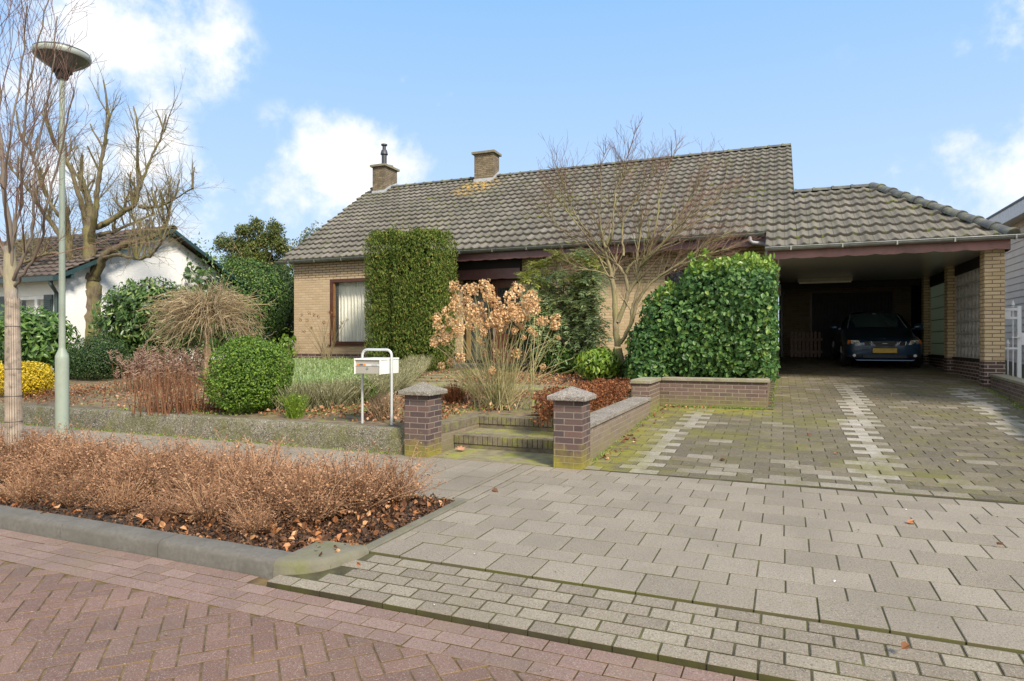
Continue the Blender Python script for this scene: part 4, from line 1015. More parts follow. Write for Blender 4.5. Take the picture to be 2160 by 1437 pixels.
def leaves(P, Dn, size, aspect=.5, fold=.25, seed=1, droop=0.0, up=None, spread=.6, curl=.0):
    """P: leaf bases (n,3). Dn: preferred blade normals. Returns V, F (quads, 2 per leaf)."""
    g = np.random.default_rng(seed); n = len(P)
    nr = unit(Dn + g.normal(0, spread, (n,3)))
    if up is None: t = g.normal(0, 1, (n,3))
    else: t = up + g.normal(0, .45, (n,3))
    t[:,2] -= droop
    t = unit(t - nr*(t*nr).sum(1, keepdims=True)); s_ = np.cross(nr, t)
    L = size*g.uniform(.65, 1.25, n)[:,None]; W = L*aspect*.5
    lift = nr*(W*fold)
    base = P; tip = P + t*L - nr*(L*curl)
    V = np.stack([base, P+t*L*.35+s_*W+lift, P+t*L*.72+s_*W*.75+lift, tip, P+t*L*.72-s_*W*.75+lift, P+t*L*.35-s_*W+lift], 1)
    k = (np.arange(n)*6)[:,None]
    Fc = np.concatenate([k+np.array([[0,1,2,3]]), k+np.array([[0,3,4,5]])], 1).reshape(-1,4)
    return V.reshape(-1,3), Fc, n*6
class Veg:
    """collects leaf and stem geometry as one quad mesh with a random value per piece"""
    def __init__(s): s.V = []; s.F = []; s.R = []; s.n = 0
    def put(s, V, Fc, r):
        s.V.append(V); s.F.append(Fc+s.n); s.R.append(r); s.n += len(V)
    def leaves(s, P, Dn, size, r=None, seed=1, **k):
        if len(P) == 0: return s
        V, Fc, _ = leaves(np.asarray(P, float), np.asarray(Dn, float), size, seed=seed, **k)
        g = np.random.default_rng(seed+99); rr = g.random(len(P)) if r is None else r
        s.put(V, Fc, np.repeat(rr, 6)); return s
    def tube(s, pts, rad, sides=4, r=.5):
        pts = np.asarray(pts, float); n = len(pts); rad = np.broadcast_to(rad, (n,))
        t = np.gradient(pts, axis=0); t = unit(t)
        ref = np.tile(np.array([[.31,.95,.02]]), (n,1)); ref = unit(ref - t*(ref*t).sum(1, keepdims=True)); b = np.cross(t, ref)
        a = np.arange(sides)*2*math.pi/sides
        V = pts[:,None,:] + (ref[:,None,:]*np.cos(a)[None,:,None] + b[:,None,:]*np.sin(a)[None,:,None])*rad[:,None,None]
        i = np.arange(n*sides).reshape(n, sides); j = np.roll(i, -1, 1)
        Fc = np.stack([i[:-1], j[:-1], j[1:], i[1:]], -1).reshape(-1,4)
        s.put(V.reshape(-1,3), Fc, np.full(n*sides, r)); return s
    def build(s, name, mat, parent=None, smooth=False):
        V = np.concatenate(s.V); Fc = np.concatenate(s.F); R_ = np.concatenate(s.R).astype(np.float32)
        me = bpy.data.meshes.new(name)
        me.vertices.add(len(V)); me.vertices.foreach_set("co", V.astype(np.float32).ravel())
        me.loops.add(Fc.size); me.loops.foreach_set("vertex_index", Fc.astype(np.int32).ravel())
        me.polygons.add(len(Fc)); me.polygons.foreach_set("loop_start", np.arange(0, Fc.size, 4, dtype=np.int32))
        me.update(calc_edges=True)
        me.polygons.foreach_set('use_smooth', [False]*len(me.polygons))
        at = me.attributes.new("rnd", 'FLOAT', 'POINT'); at.data.foreach_set("value", R_)
        return link(name, me, parent, mat, smooth)
def blob(n, c, rad, e=2.0, shell=.30, lump=.16, seed=1, zmin=None, nl=26, hf=None, fr=13.0):
    if hf is None: hf = min(.045, min(rad)*.045)
    """points in the outer shell of a lumpy super-ellipsoid, with outward normals"""
    g = np.random.default_rng(seed); d = unit(g.normal(0, 1, (n,3)))
    rr = (np.abs(d)**e).sum(1)**(-1/e)
    L = unit(g.normal(0, 1, (nl,3))); dots = d@L.T; bump_ = (np.clip((dots-.78)/.22, 0, 1)**1.2)
    amp_ = g.uniform(-.6, 1, nl); lm = 1 + lump*(bump_*amp_).sum(1)
    r = rr*lm*(1-shell*g.random(n)**1.8)
    if hf and min(rad) > .2:                    # small tufts and hollows over the surface
        q = np.array(c)+d*rr[:,None]*np.array(rad); ph = g.uniform(0,6.28,6)
        w_ = np.sin(q[:,0]*fr+ph[0]+1.3*np.sin(q[:,2]*fr*.6+ph[3]))*np.sin(q[:,2]*fr*1.1+ph[1]+1.1*np.sin(q[:,1]*fr*.7+ph[4]))+.6*np.sin(q[:,1]*fr*1.3+ph[2]+q[:,0]*fr*.8)*np.sin(q[:,2]*fr*2.1+q[:,0]*fr*1.7+ph[5])
        r = r + hf*w_/np.mean(rad)
    P = np.array(c) + d*r[:,None]*np.array(rad); Nn = unit(d*np.abs(d)**(e-2)/np.array(rad))
    if zmin is not None:
        k = P[:,2] > zmin; P, Nn = P[k], Nn[k]
    return P, Nn
def wiggle(p, d, L, n, g, wob=.12, grav=0.0):
    """a wandering line of n+1 points"""
    pts = [np.array(p, float)]; d = unit(np.array(d, float)); s_ = L/n
    for i in range(n):
        d = unit(d + g.normal(0, wob, 3) + np.array([0,0,grav])); pts.append(pts[-1]+d*s_)
    return np.array(pts), d
def grow(veg, p, d, L, r, depth, g, nb=3, wob=.13, up=.06, shrink=.62, spread=.55, sides=5, rv=(.2,.8), twig=None, minr=.0022, t0=.25, droop=0):
    n = max(3, int(L/.14)) if depth > 0 else 4
    pts, de = wiggle(p, d, L, n, g, wob*math.sqrt(.5 if depth else 1), up)
    tip = max(r*(.35 if depth else .4), minr)
    rad = np.linspace(r, tip, len(pts))
    (twig if (twig is not None and depth <= 1 and r < .012) else veg).tube(pts, rad, sides if r > .012 else 3, g.uniform(*rv))
    if depth <= 0: return pts[-1:]
    ends = []
    for k in range(nb):
        f = t0+(1-t0)*(k+g.random())/nb; i = min(int(f*n), n-1)
        q = pts[i]*(1-(f*n-i))+pts[i+1]*(f*n-i) if i+1 < len(pts) else pts[-1]
        dd = unit(pts[min(i+1,n)]-pts[i]); side = g.normal(0, 1, 3); side = unit(side - dd*(side@dd))
        nd = unit(dd + side*spread*g.uniform(.6, 1.4) + np.array([0,0,droop]))
        ends.append(grow(veg, q, nd, L*shrink*g.uniform(.7, 1.15), max(rad[i]*.6, minr), depth-1, g, nb, wob, up, shrink, spread, sides, rv, twig, minr, t0, droop))
    return np.concatenate(ends)
def A(v): return np.array([v.x, v.y, v.z])

LM = {}
LM['box'] = leafmat("box_leaf", [(0,(.05,.11,.012)),(.5,(.105,.20,.02)),(.9,(.19,.30,.035)),(1,(.27,.36,.05))], .5, .3)
LM['darkgreen'] = leafmat("dark_leaf", [(0,(.018,.045,.012)),(.6,(.035,.08,.02)),(1,(.08,.14,.03))], .45, .2)
LM['laurel'] = leafmat("laurel_leaf", [(0,(.04,.085,.02)),(.5,(.08,.15,.035)),(.85,(.13,.21,.05)),(1,(.28,.34,.10))], .35, .25, .5)
LM['rhodo'] = leafmat("rhododendron_leaf", [(0,(.05,.11,.022)),(.5,(.09,.18,.035)),(1,(.17,.28,.06))], .38, .25, .5)
LM['rhodo_light'] = leafmat("bright_leaf", [(0,(.10,.19,.022)),(.5,(.19,.31,.035)),(1,(.33,.42,.06))], .38, .3, .5)
LM['camellia'] = leafmat("camellia_leaf", [(0,(.03,.085,.022)),(.45,(.065,.155,.035)),(.88,(.12,.225,.05)),(.97,(.17,.28,.05)),(1,(.27,.33,.07))], .46, .25, .4)
LM['camellia_top'] = leafmat("camellia_shoot", [(0,(.11,.20,.03)),(.5,(.18,.30,.04)),(1,(.30,.40,.06))], .35, .3, .5)
LM['thuja'] = leafmat("thuja_spray", [(0,(.06,.095,.014)),(.5,(.105,.165,.025)),(.82,(.17,.225,.04)),(.93,(.27,.25,.06)),(1,(.22,.12,.05))], .7, .25, .3)
LM['holly'] = leafmat("holly_leaf", [(0,(.04,.07,.015)),(.5,(.09,.13,.025)),(.85,(.17,.19,.035)),(1,(.28,.22,.06))], .45, .25, .5)
LM['ivy'] = leafmat("ivy_leaf", [(0,(.03,.075,.02)),(.5,(.07,.15,.03)),(1,(.18,.27,.05))], .45, .25, .4)
LM['mahonia'] = leafmat("mahonia_leaf", [(0,(.14,.21,.08)),(.5,(.25,.34,.15)),(.8,(.36,.44,.21)),(1,(.52,.52,.18))], .35, .4, .55)
LM['mahonia_top'] = leafmat("yellow_green_frond", [(0,(.15,.19,.03)),(.5,(.25,.29,.045)),(1,(.38,.37,.07))], .45, .3, .5)
LM['yellow'] = leafmat("golden_leaf", [(0,(.35,.26,.015)),(.5,(.60,.44,.02)),(1,(.78,.60,.04))], .5, .25)
LM['grass'] = leafmat("grass_blade", [(0,(.13,.21,.04)),(.5,(.25,.36,.09)),(.85,(.46,.55,.28)),(1,(.60,.63,.42))], .5, .3)
LM['lavender'] = leafmat("lavender_stem", [(0,(.15,.15,.065)),(.5,(.30,.29,.15)),(1,(.46,.43,.27))], .8, .15, .2)
LM['straw'] = leafmat("straw", [(0,(.24,.16,.08)),(.5,(.42,.29,.17)),(1,(.58,.44,.28))], .8, .15, .2)
LM['rust'] = leafmat("rust_leaf", [(0,(.10,.035,.014)),(.5,(.21,.075,.028)),(1,(.34,.14,.05))], .6, .2, .3)
LM['litter'] = leafmat("fallen_leaf", [(0,(.09,.045,.025)),(.4,(.22,.10,.045)),(.75,(.42,.19,.09)),(1,(.56,.36,.22))], .7, .1, .3)
LM['litter_orange'] = leafmat("orange_fallen_leaf", [(0,(.05,.028,.018)),(.45,(.16,.07,.03)),(.8,(.40,.16,.055)),(1,(.56,.32,.16))], .6, .1, .35)
LM['litter_dark'] = leafmat("dark_fallen_leaf", [(0,(.03,.018,.012)),(.5,(.085,.042,.022)),(.85,(.17,.085,.04)),(1,(.30,.17,.09))], .7, .05, .35)
LM['spirea'] = stemmat("spiraea_stem", [(0,(.13,.065,.035)),(.5,(.27,.145,.078)),(1,(.44,.28,.165))])
LM['spirea_head'] = leafmat("spiraea_head", [(0,(.20,.095,.045)),(.5,(.34,.18,.095)),(1,(.50,.31,.18))], .8, .1, .2)
LM['hydra'] = leafmat("dried_hydrangea", [(0,(.46,.27,.12)),(.5,(.68,.44,.22)),(1,(.84,.64,.40))], .75, .3, .2)
LM['hydra_stem'] = stemmat("hydrangea_stem", [(0,(.20,.20,.07)),(.5,(.32,.30,.13)),(1,(.42,.33,.20))])
LM['bark_green'] = stemmat("algae_bark", [(0,(.11,.09,.045)),(.5,(.19,.155,.08)),(1,(.27,.23,.12))])
LM['bark_red'] = stemmat("red_twig", [(0,(.12,.06,.045)),(.5,(.18,.095,.07)),(1,(.25,.16,.115))])
LM['bark_grey'] = stemmat("grey_bark", [(0,(.14,.11,.085)),(.5,(.22,.18,.14)),(1,(.30,.26,.205))])
LM['willow'] = stemmat("tan_twig", [(0,(.17,.12,.06)),(.5,(.32,.245,.14)),(1,(.48,.39,.25))])
LM['plume'] = stemmat("dry_plume", [(0,(.17,.10,.075)),(.5,(.29,.19,.14)),(1,(.44,.32,.245))])
LM['reddry'] = stemmat("red_dry_stem", [(0,(.13,.055,.03)),(.5,(.22,.10,.05)),(1,(.33,.19,.10))])
def barkmat(name, a, b2, moss, mo, sc=9):
    m, nt, b, _ = newmat(name); n = N(nt); p = n.pos()
    st_ = n.noise(n.scale(p, (1,1,.22)), sc*3, 7, .7)
    c = n.mix(n.ramp(st_, [(.35, 0), (.65, 1)]), a, b2)
    c = n.mix(n.math('MULTIPLY', n.ramp(n.noise(p, 3.2, 8, .65), [(.44, 0), (.58, 1)]), mo), c, moss)
    nt.links.new(c, b.inputs["Base Color"]); b.inputs["Roughness"].default_value = .9; b.inputs["Specular IOR Level"].default_value = .2
    nt.links.new(n.bump(st_, .9, .02), b.inputs["Normal"]); return m
LM['bark_pollard'] = barkmat("mossy_bark", (.09,.07,.048), (.19,.155,.105), (.18,.17,.05), .55)
LM['bark_centre'] = barkmat("lichen_bark", (.17,.14,.08), (.29,.245,.15), (.27,.25,.11), .75)
LM['bark_young'] = barkmat("young_bark", (.22,.19,.16), (.36,.31,.26), (.36,.33,.16), .5)

def core(v, c, rad, r=.0):                      # shaded heart of a dense bush: twiggy leaves deeper inside
    pass

# --- clipped round box bush
def bush(name, px, py, wpx, toppx, mat, label, cat, n, leaf, e=2.6, shell=.35, lump=.1, depth=1.0, aspect=.6, group=None, seed=1, P0=None, spread=.6, stem=True, droop=0, twigmat=None, up=None, base=0.0, curl=0):
    c = P0 if P0 is not None else GG(px, py); t = (px-1080)/F; d = c.y/(t*sT+cT)
    w = wpx*d/F; zt = CAMH + (HY-toppx)*d/F; h = zt-c.z
    o = empty(name, c); v = Veg(); rad = (w/2, w/2*depth, (h-base)/2)
    P, Nn = blob(n, (0,0,base+(h-base)/2), rad, e, shell, lump, seed, .01)
    v.leaves(P, Nn+np.array([0,0,.25]), leaf, aspect=aspect, seed=seed, spread=spread, droop=droop, up=up, curl=curl)
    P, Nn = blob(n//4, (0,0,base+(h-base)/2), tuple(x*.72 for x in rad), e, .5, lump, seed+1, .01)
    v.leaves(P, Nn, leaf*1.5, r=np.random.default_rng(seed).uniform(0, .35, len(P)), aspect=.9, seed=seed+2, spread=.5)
    if n > 5000 and leaf < .08:                  # stray shoots
        gg = np.random.default_rng(seed+40); Ps, Ns = blob(60, (0,0,base+(h-base)/2), rad, e, .02, lump, seed+3, .1)
        for q_, n_ in zip(Ps, Ns):
            L_ = gg.uniform(.03,.10); pp = q_+np.outer(np.linspace(0,1,5), unit(n_+np.array([0,0,.6])+gg.normal(0,.3,3))*L_); v.leaves(np.repeat(pp,2,0)+gg.normal(0,.006,(10,3)), gg.normal(0,1,(10,3)), leaf, aspect=aspect, seed=int(gg.integers(1e6)), r=gg.uniform(.6,1,10), up=np.tile(unit(n_),(10,1)))
    v.build("foliage", mat, o)
    if not stem: Veg().tube(np.array([(0,0,-.05),(.02,0,h*.4),(0,0,h*.8)]), [.06,.05,.02], 7).build("trunk", LM['bark_grey'], o, True)
    if stem:
        g = np.random.default_rng(seed+5); s_ = Veg()
        for k in range(9):
            a = g.uniform(0, 6.28); pts, _ = wiggle((0,0,-.03), (math.cos(a)*.5, math.sin(a)*.5*depth, 1), h*.75, 6, g, .12)
            s_.tube(pts, np.linspace(.016, .005, 7), 4, g.random())
        s_.build("stems", twigmat or LM['bark_grey'], o)
    return tag(o, label, cat, group)
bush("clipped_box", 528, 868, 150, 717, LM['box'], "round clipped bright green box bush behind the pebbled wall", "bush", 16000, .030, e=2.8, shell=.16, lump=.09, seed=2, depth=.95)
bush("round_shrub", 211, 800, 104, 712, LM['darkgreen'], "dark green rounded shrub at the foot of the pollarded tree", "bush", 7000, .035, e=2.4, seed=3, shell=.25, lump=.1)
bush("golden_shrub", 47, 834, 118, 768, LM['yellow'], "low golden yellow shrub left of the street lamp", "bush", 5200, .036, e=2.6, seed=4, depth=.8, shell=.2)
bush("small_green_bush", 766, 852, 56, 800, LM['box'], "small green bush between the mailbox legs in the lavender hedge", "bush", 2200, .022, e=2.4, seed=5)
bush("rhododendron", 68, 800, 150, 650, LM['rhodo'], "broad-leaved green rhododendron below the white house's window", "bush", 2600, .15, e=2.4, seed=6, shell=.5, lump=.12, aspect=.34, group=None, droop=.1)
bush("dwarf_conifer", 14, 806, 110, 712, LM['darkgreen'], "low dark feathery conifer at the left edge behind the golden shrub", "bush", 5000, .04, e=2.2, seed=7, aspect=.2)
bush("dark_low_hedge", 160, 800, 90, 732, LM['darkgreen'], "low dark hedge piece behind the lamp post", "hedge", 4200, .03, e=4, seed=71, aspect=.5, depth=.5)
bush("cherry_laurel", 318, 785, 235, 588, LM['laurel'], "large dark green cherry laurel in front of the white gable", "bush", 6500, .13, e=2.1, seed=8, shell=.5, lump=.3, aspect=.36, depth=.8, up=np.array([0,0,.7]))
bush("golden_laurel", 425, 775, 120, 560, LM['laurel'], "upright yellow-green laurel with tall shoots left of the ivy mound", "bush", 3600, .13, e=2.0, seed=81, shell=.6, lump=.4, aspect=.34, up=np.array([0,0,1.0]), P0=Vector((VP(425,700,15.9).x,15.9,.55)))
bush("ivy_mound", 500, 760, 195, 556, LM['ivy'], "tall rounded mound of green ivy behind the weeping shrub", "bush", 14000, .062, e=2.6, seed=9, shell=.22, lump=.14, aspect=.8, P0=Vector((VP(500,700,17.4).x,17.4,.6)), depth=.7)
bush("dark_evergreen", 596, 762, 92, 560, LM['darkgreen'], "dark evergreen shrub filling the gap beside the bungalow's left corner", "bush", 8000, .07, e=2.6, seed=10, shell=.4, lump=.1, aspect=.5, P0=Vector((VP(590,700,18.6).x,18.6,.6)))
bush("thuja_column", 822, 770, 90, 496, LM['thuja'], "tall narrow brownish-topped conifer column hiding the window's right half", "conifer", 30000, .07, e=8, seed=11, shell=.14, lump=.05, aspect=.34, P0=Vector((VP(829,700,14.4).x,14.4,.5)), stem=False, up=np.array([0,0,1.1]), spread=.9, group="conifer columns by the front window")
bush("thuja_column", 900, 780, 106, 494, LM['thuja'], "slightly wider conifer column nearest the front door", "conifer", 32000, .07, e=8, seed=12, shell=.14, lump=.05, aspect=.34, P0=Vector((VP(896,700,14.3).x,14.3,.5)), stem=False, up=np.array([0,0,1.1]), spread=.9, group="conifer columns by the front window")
# --- holly tree and others beyond the fence line
def leafy_tree(name, P0, hgt, wid, mat, label, n, leaf, seed, tops):
    o = empty(name, P0); g = np.random.default_rng(seed); s_ = Veg(); v = Veg()
    s_.tube(np.array([(0,0,-.1),(.05,.02,hgt*.3),(0,0,hgt*.6),(.1,0,hgt*.92)]), [.13,.10,.06,.02], 8, .3)
    for (fx, fz, fw, fh, m_) in tops:
        c = (fx*wid, g.uniform(-.25,.25)*wid, fz*hgt); P, Nn = blob(int(n*m_), c, (fw*wid, fw*wid*.9, fh*hgt), 2.0, .75, .45, seed+int(fx*100)+int(fz*100), .1, 34)
        v.leaves(P, Nn+np.array([0,0,.3]), leaf, aspect=.5, seed=seed+int(100*fz)+int(77*fx)+7, spread=.9)
        pts, _ = wiggle((0,0,hgt*fz*.5), np.array(c)-np.array([0,0,hgt*fz*.5]), np.linalg.norm(np.array(c)-np.array([0,0,hgt*fz*.5])), 8, g, .08); s_.tube(pts, np.linspace(.05,.012,9), 5, .5)
        for q in range(6 if n*m_ > 3000 else 2):
            grow(s_, pts[g.integers(2,8)], unit(g.normal(0,1,3)+np.array([0,0,.8])), fw*wid*1.05, .014, 1, g, 3)
    s_.build("trunk", LM['bark_green'], o, True); v.build("crown", mat, o); return tag(o, label, "tree")
q = VP(540, 760, 21.5)
leafy_tree("holly_tree", Vector((q.x, 21.5, .8)), VP(540, 458, 21.5).z-.8, 2.3, LM['holly'], "olive green holly tree rising above the ivy mound left of the bungalow roof", 26000, .085, 31,
           [(0,.42,.6,.28,.7),(-.4,.36,.5,.22,.4),(.45,.36,.5,.22,.4)]+[(math.cos(k_*2.4)*.92*math.sqrt((k_+.5)/46)*(1 if k_%3 else .8), .68+.27*math.sin(k_*2.4)*math.sqrt((k_+.5)/46)+.03*math.cos(k_*5.1), .16+.05*math.sin(k_*1.3), .055+.015*math.cos(k_*2.9), .032) for k_ in range(46)])
q = VP(655, 620, 30)
leafy_tree("distant_holly", Vector((q.x, 30, .5)), VP(640, 484, 30).z-.5, 1.8, LM['holly'], "top of a far evergreen just showing beside the bungalow roof", 6000, .12, 37, [(0,.85,.4,.15,.5),(-.3,.7,.5,.2,.6),(.3,.6,.5,.25,.6)])
for i, (px, Y, top, w) in enumerate([(20,30,600,3.2),(230,34,640,3.5),(-180,26,560,3.5)]):
    q = VP(px, 720, Y); zt = VP(px, top, Y).z-.3
    leafy_tree("far_shrub_tree", Vector((q.x, Y, .3)), zt, w, LM['darkgreen'], ["dark tree far behind the white house's left roof","dark tree far behind the white gable","dark tree beyond the left edge"][i], 7000, .16, 50+i, [(0,.75,.4,.25,.6),(-.4,.55,.5,.3,.5),(.4,.5,.5,.3,.5)])

# --- camellia hedge in the planter
def camellia():
    o = empty("camellia_hedge", (-1.1, 12.3, .56)); v = Veg(); tp = Veg(); g = np.random.default_rng(61)
    c0 = Vector((-1.1,12.3,.56))
    parts = [((-.80,12.3,1.52),(.84,1.15,1.08),5.2,11500),((-1.55,12.2,1.28),(.82,1.05,.86),3.4,7500),((-2.05,12.2,.98),(.50,1.0,.62),3.2,4600),((-.95,12.4,1.1),(1.1,1.1,.62),4,5000)]
    for i, (c, r, e, n) in enumerate(parts):
        P, Nn = blob(n, (c[0]-c0.x, c[1]-c0.y, c[2]-c0.z), r, e, .22, .10, 62+i, .05)
        if i == 0: P = P[P[:,0] < 1.16]; Nn = Nn[:len(P)] if False else None
        if Nn is None:
            P, Nn = blob(n, (c[0]-c0.x, c[1]-c0.y, c[2]-c0.z), r, e, .22, .10, 62+i, .05); k = P[:,0] < 1.06; P, Nn = P[k], Nn[k]
        kk = P[:,0] < 1.06; P, Nn = P[kk], Nn[kk]
        hi = P[:,2] > (c[2]-c0.z)+r[2]*.86
        v.leaves(P[~hi], Nn[~hi]+np.array([0,0,.15]), .088, aspect=.66, seed=70+i, spread=.55, droop=.35, fold=.3)
        (tp if i == 0 else v).leaves(P[hi], Nn[hi], .092, aspect=.62, seed=75+i, spread=.7, up=np.array([0,0,.6]))
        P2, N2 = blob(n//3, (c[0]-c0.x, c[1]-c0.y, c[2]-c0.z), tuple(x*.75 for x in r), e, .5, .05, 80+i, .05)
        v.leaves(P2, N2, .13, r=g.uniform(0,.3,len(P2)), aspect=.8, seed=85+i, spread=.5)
    for k in range(26):                         # shoots standing out of the top
        x = g.uniform(-1.1, .85); y = g.uniform(-1.0, .6); z0 = 1.95 if x > -.35 else 1.2+.6*(x+1.1)
        pts, _ = wiggle((x,y,z0), (g.normal(0,.25),g.normal(0,.25),1), g.uniform(.15,.34), 5, g, .15)
        for p in pts[1:]:
            tp.leaves(np.tile(p,(3,1)), g.normal(0,1,(3,3)), .08, aspect=.6, seed=int(g.integers(1e6)), up=np.array([0,0,.5]))
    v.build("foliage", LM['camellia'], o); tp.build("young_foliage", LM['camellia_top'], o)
    s_ = Veg()
    for k in range(14):
        pts, _ = wiggle((g.uniform(-.9,.6), g.uniform(-.6,.8), 0), (g.normal(0,.1),g.normal(0,.1),1), 1.2, 7, g, .06); s_.tube(pts, np.linspace(.025,.008,8), 5, .4)
    s_.build("stems", LM['bark_grey'], o); return tag(o, "large glossy dark green camellia hedge growing over the brick planter wall", "hedge")
camellia()

# --- mahonia thicket: leggy stems carrying pinnate leaves
def pinnate(v, p, d, L, g, npair=6, leaf=.085, droop=.5, asp=.38):
    n = 7; pts, _ = wiggle(p, d, L, n, g, .05, -droop*.25)
    v.tube(pts, np.linspace(.004,.0018,n+1), 3, .9)
    P = []; U = []; NN = []
    for k in range(1, n+1):
        t = unit(pts[k]-pts[k-1]); s_ = unit(np.cross(t, np.array([0,0,1.0])+g.normal(0,.12,3))); nn = np.cross(s_, t)
        for sg in (-1, 1): P.append(pts[k]); U.append(s_*sg + t*.45 + np.array([0,0,-.15])); NN.append(nn)
    P.append(pts[-1]); U.append(t); NN.append(nn)
    v.leaves(np.array(P), np.array(NN), leaf, aspect=asp, seed=int(g.integers(1e6)), up=np.array(U)*2.2, spread=.15, fold=.2)
def mahonia(name, P0, stems, mat, topmat, label, seed, spread=.35):
    o = empty(name, P0); g = np.random.default_rng(seed); v = Veg(); tp = Veg(); s_ = Veg()
    for (dx, dy, h, yel) in stems:
        h = h*1.13
        pts, de = wiggle((dx*.25,dy*.25,-.03), (dx*.5,dy*.5,h), h, 9, g, .06, .02); s_.tube(pts, np.linspace(.028,.013,10), 5, g.random())
        for lev, q in ((9, 22), (8, 14), (7, 14), (6, 12), (5, 11), (4, 9), (3, 7)):
            if lev < 4 and g.random() < .4: continue
            for k in range(q):
                a = g.uniform(0, 6.28); el = g.uniform(-.1, .9) if lev == 9 else g.uniform(-.4, .4)
                d = np.array([math.cos(a), math.sin(a), el]); tgt = tp if (yel and lev == 9) else v
                pinnate(tgt, pts[lev]+g.normal(0,.04,3), d, g.uniform(.26,.44), g)
    s_.build("stems", LM['bark_grey'], o); v.build("foliage", mat, o)
    if tp.V: tp.build("top_foliage", topmat, o)
    return tag(o, label, "shrub")
mahonia("mahonia", Vector((VP(1215,780,13.6).x, 13.6, .5)), [(-.9,.1,2.05,1),(-.55,-.2,2.35,1),(-.15,.2,2.1,0),(.25,-.1,2.2,1),(.55,.2,2.0,0),(-.35,.4,1.7,0),(.1,-.5,1.5,0),(-.7,-.4,1.45,0),(.6,-.4,1.45,0),(-1.25,.3,2.25,1),(-1.65,.0,2.2,1),(-1.45,-.4,2.0,1),(.8,.1,1.9,0),(-1.0,-.5,1.9,1),(.35,.5,2.35,0),(-.2,-.6,1.95,0),(-1.2,-.2,1.2,0),(.9,-.3,1.1,0),(0,.6,2.4,1)], LM['mahonia'], LM['mahonia_top'],
        "tall leggy mahonia with feathery leaves, yellow-green on top, right of the front door", 91)
bush("small_rhododendron", 1188, 792, 62, 728, LM['rhodo'], "small rosette-leaved rhododendron under the mahonia", "bush", 700, .13, e=2.2, seed=14, aspect=.3, shell=.6, group="small rhododendrons before the mahonia")
bush("small_rhododendron", 1262, 806, 92, 736, LM['rhodo_light'], "small bright green rhododendron left of the multi-stemmed tree", "bush", 1300, .11, e=2.2, seed=15, aspect=.34, shell=.6, group="small rhododendrons before the mahonia", up=np.array([0,0,.6]))
bush("small_rhododendron", 1335, 806, 44, 752, LM['rhodo'], "small green rhododendron tucked between tree trunk and camellia", "bush", 420, .12, e=2.2, seed=16, aspect=.32, shell=.6, group="small rhododendrons before the mahonia")
bush("background_laurel", 1150, 770, 150, 640, LM['darkgreen'], "dark green bush against the wall behind the dried hydrangea", "bush", 3800, .085, e=2.2, seed=17, aspect=.45, shell=.5, P0=Vector((VP(1150,760,14.6).x,14.6,.5)), lump=.3)
bush("corner_seedling", 640, 760, 50, 695, LM['rhodo_light'], "small loose pale green shrub at the bungalow's left corner", "bush", 170, .11, e=2.0, seed=18, aspect=.4, shell=.8, P0=Vector((VP(606,760,15.2).x,15.2,.5)))

# --- dried hydrangea
def flowerhead(v, c, r, g, n=70, tall=1.15):
    P, Nn = blob(n, c, (r, r, r*tall), 2.0, .35, .25, int(g.integers(1e6)), None, 9)
    v.leaves(P, Nn, r*.52, aspect=.95, seed=int(g.integers(1e6)), spread=.7, fold=.5)
heads = [(958,607,1),(985,617,1.1),(998,612,.9),(960,634,.9),(985,640,1),(1022,607,1.1),(1033,620,1),(1042,640,1),(1075,632,1.1),(1090,615,1.2),(1110,640,1),(1120,628,1),(1013,650,.9),(940,661,.7),(972,660,1.1),(995,659,1.1),(921,678,1.1),(948,682,1),(962,690,1.1),(992,688,1.2),(930,700,1),(945,712,1),(918,722,1),(938,722,.9),(915,728,.8),(1000,618,.7),(1022,690,1.1),(1035,680,1),(1050,688,1),(1045,672,1),(1060,664,1),(1075,655,1.1),(1085,662,1.3),(1092,672,1),(1060,690,.9),(1100,652,1),(1118,650,1),(1127,655,.9),(1140,682,.7),(1150,680,.7),(1172,676,.8),(1170,692,.8),(1118,700,.6),(1055,700,.7),(1020,705,.6),(1128,708,.5),(1105,715,.5),(1010,720,.6),(1017,728,.5),(972,757,.8),(1022,749,.6),(1046,748,.8),(1090,749,.8),(932,775,.7),(950,768,.7),(1038,784,.6),(1077,797,.6),(1145,777,.5),(970,700,.9),(1000,672,.9),(1065,678,.9),(1110,668,.8),(1030,630,.9),(1050,648,.8),(1178,715,.4),(1085,700,.6),(1040,728,.5),(955,650,.8),(1015,665,.9),(1128,640,1),(1100,690,.7)]
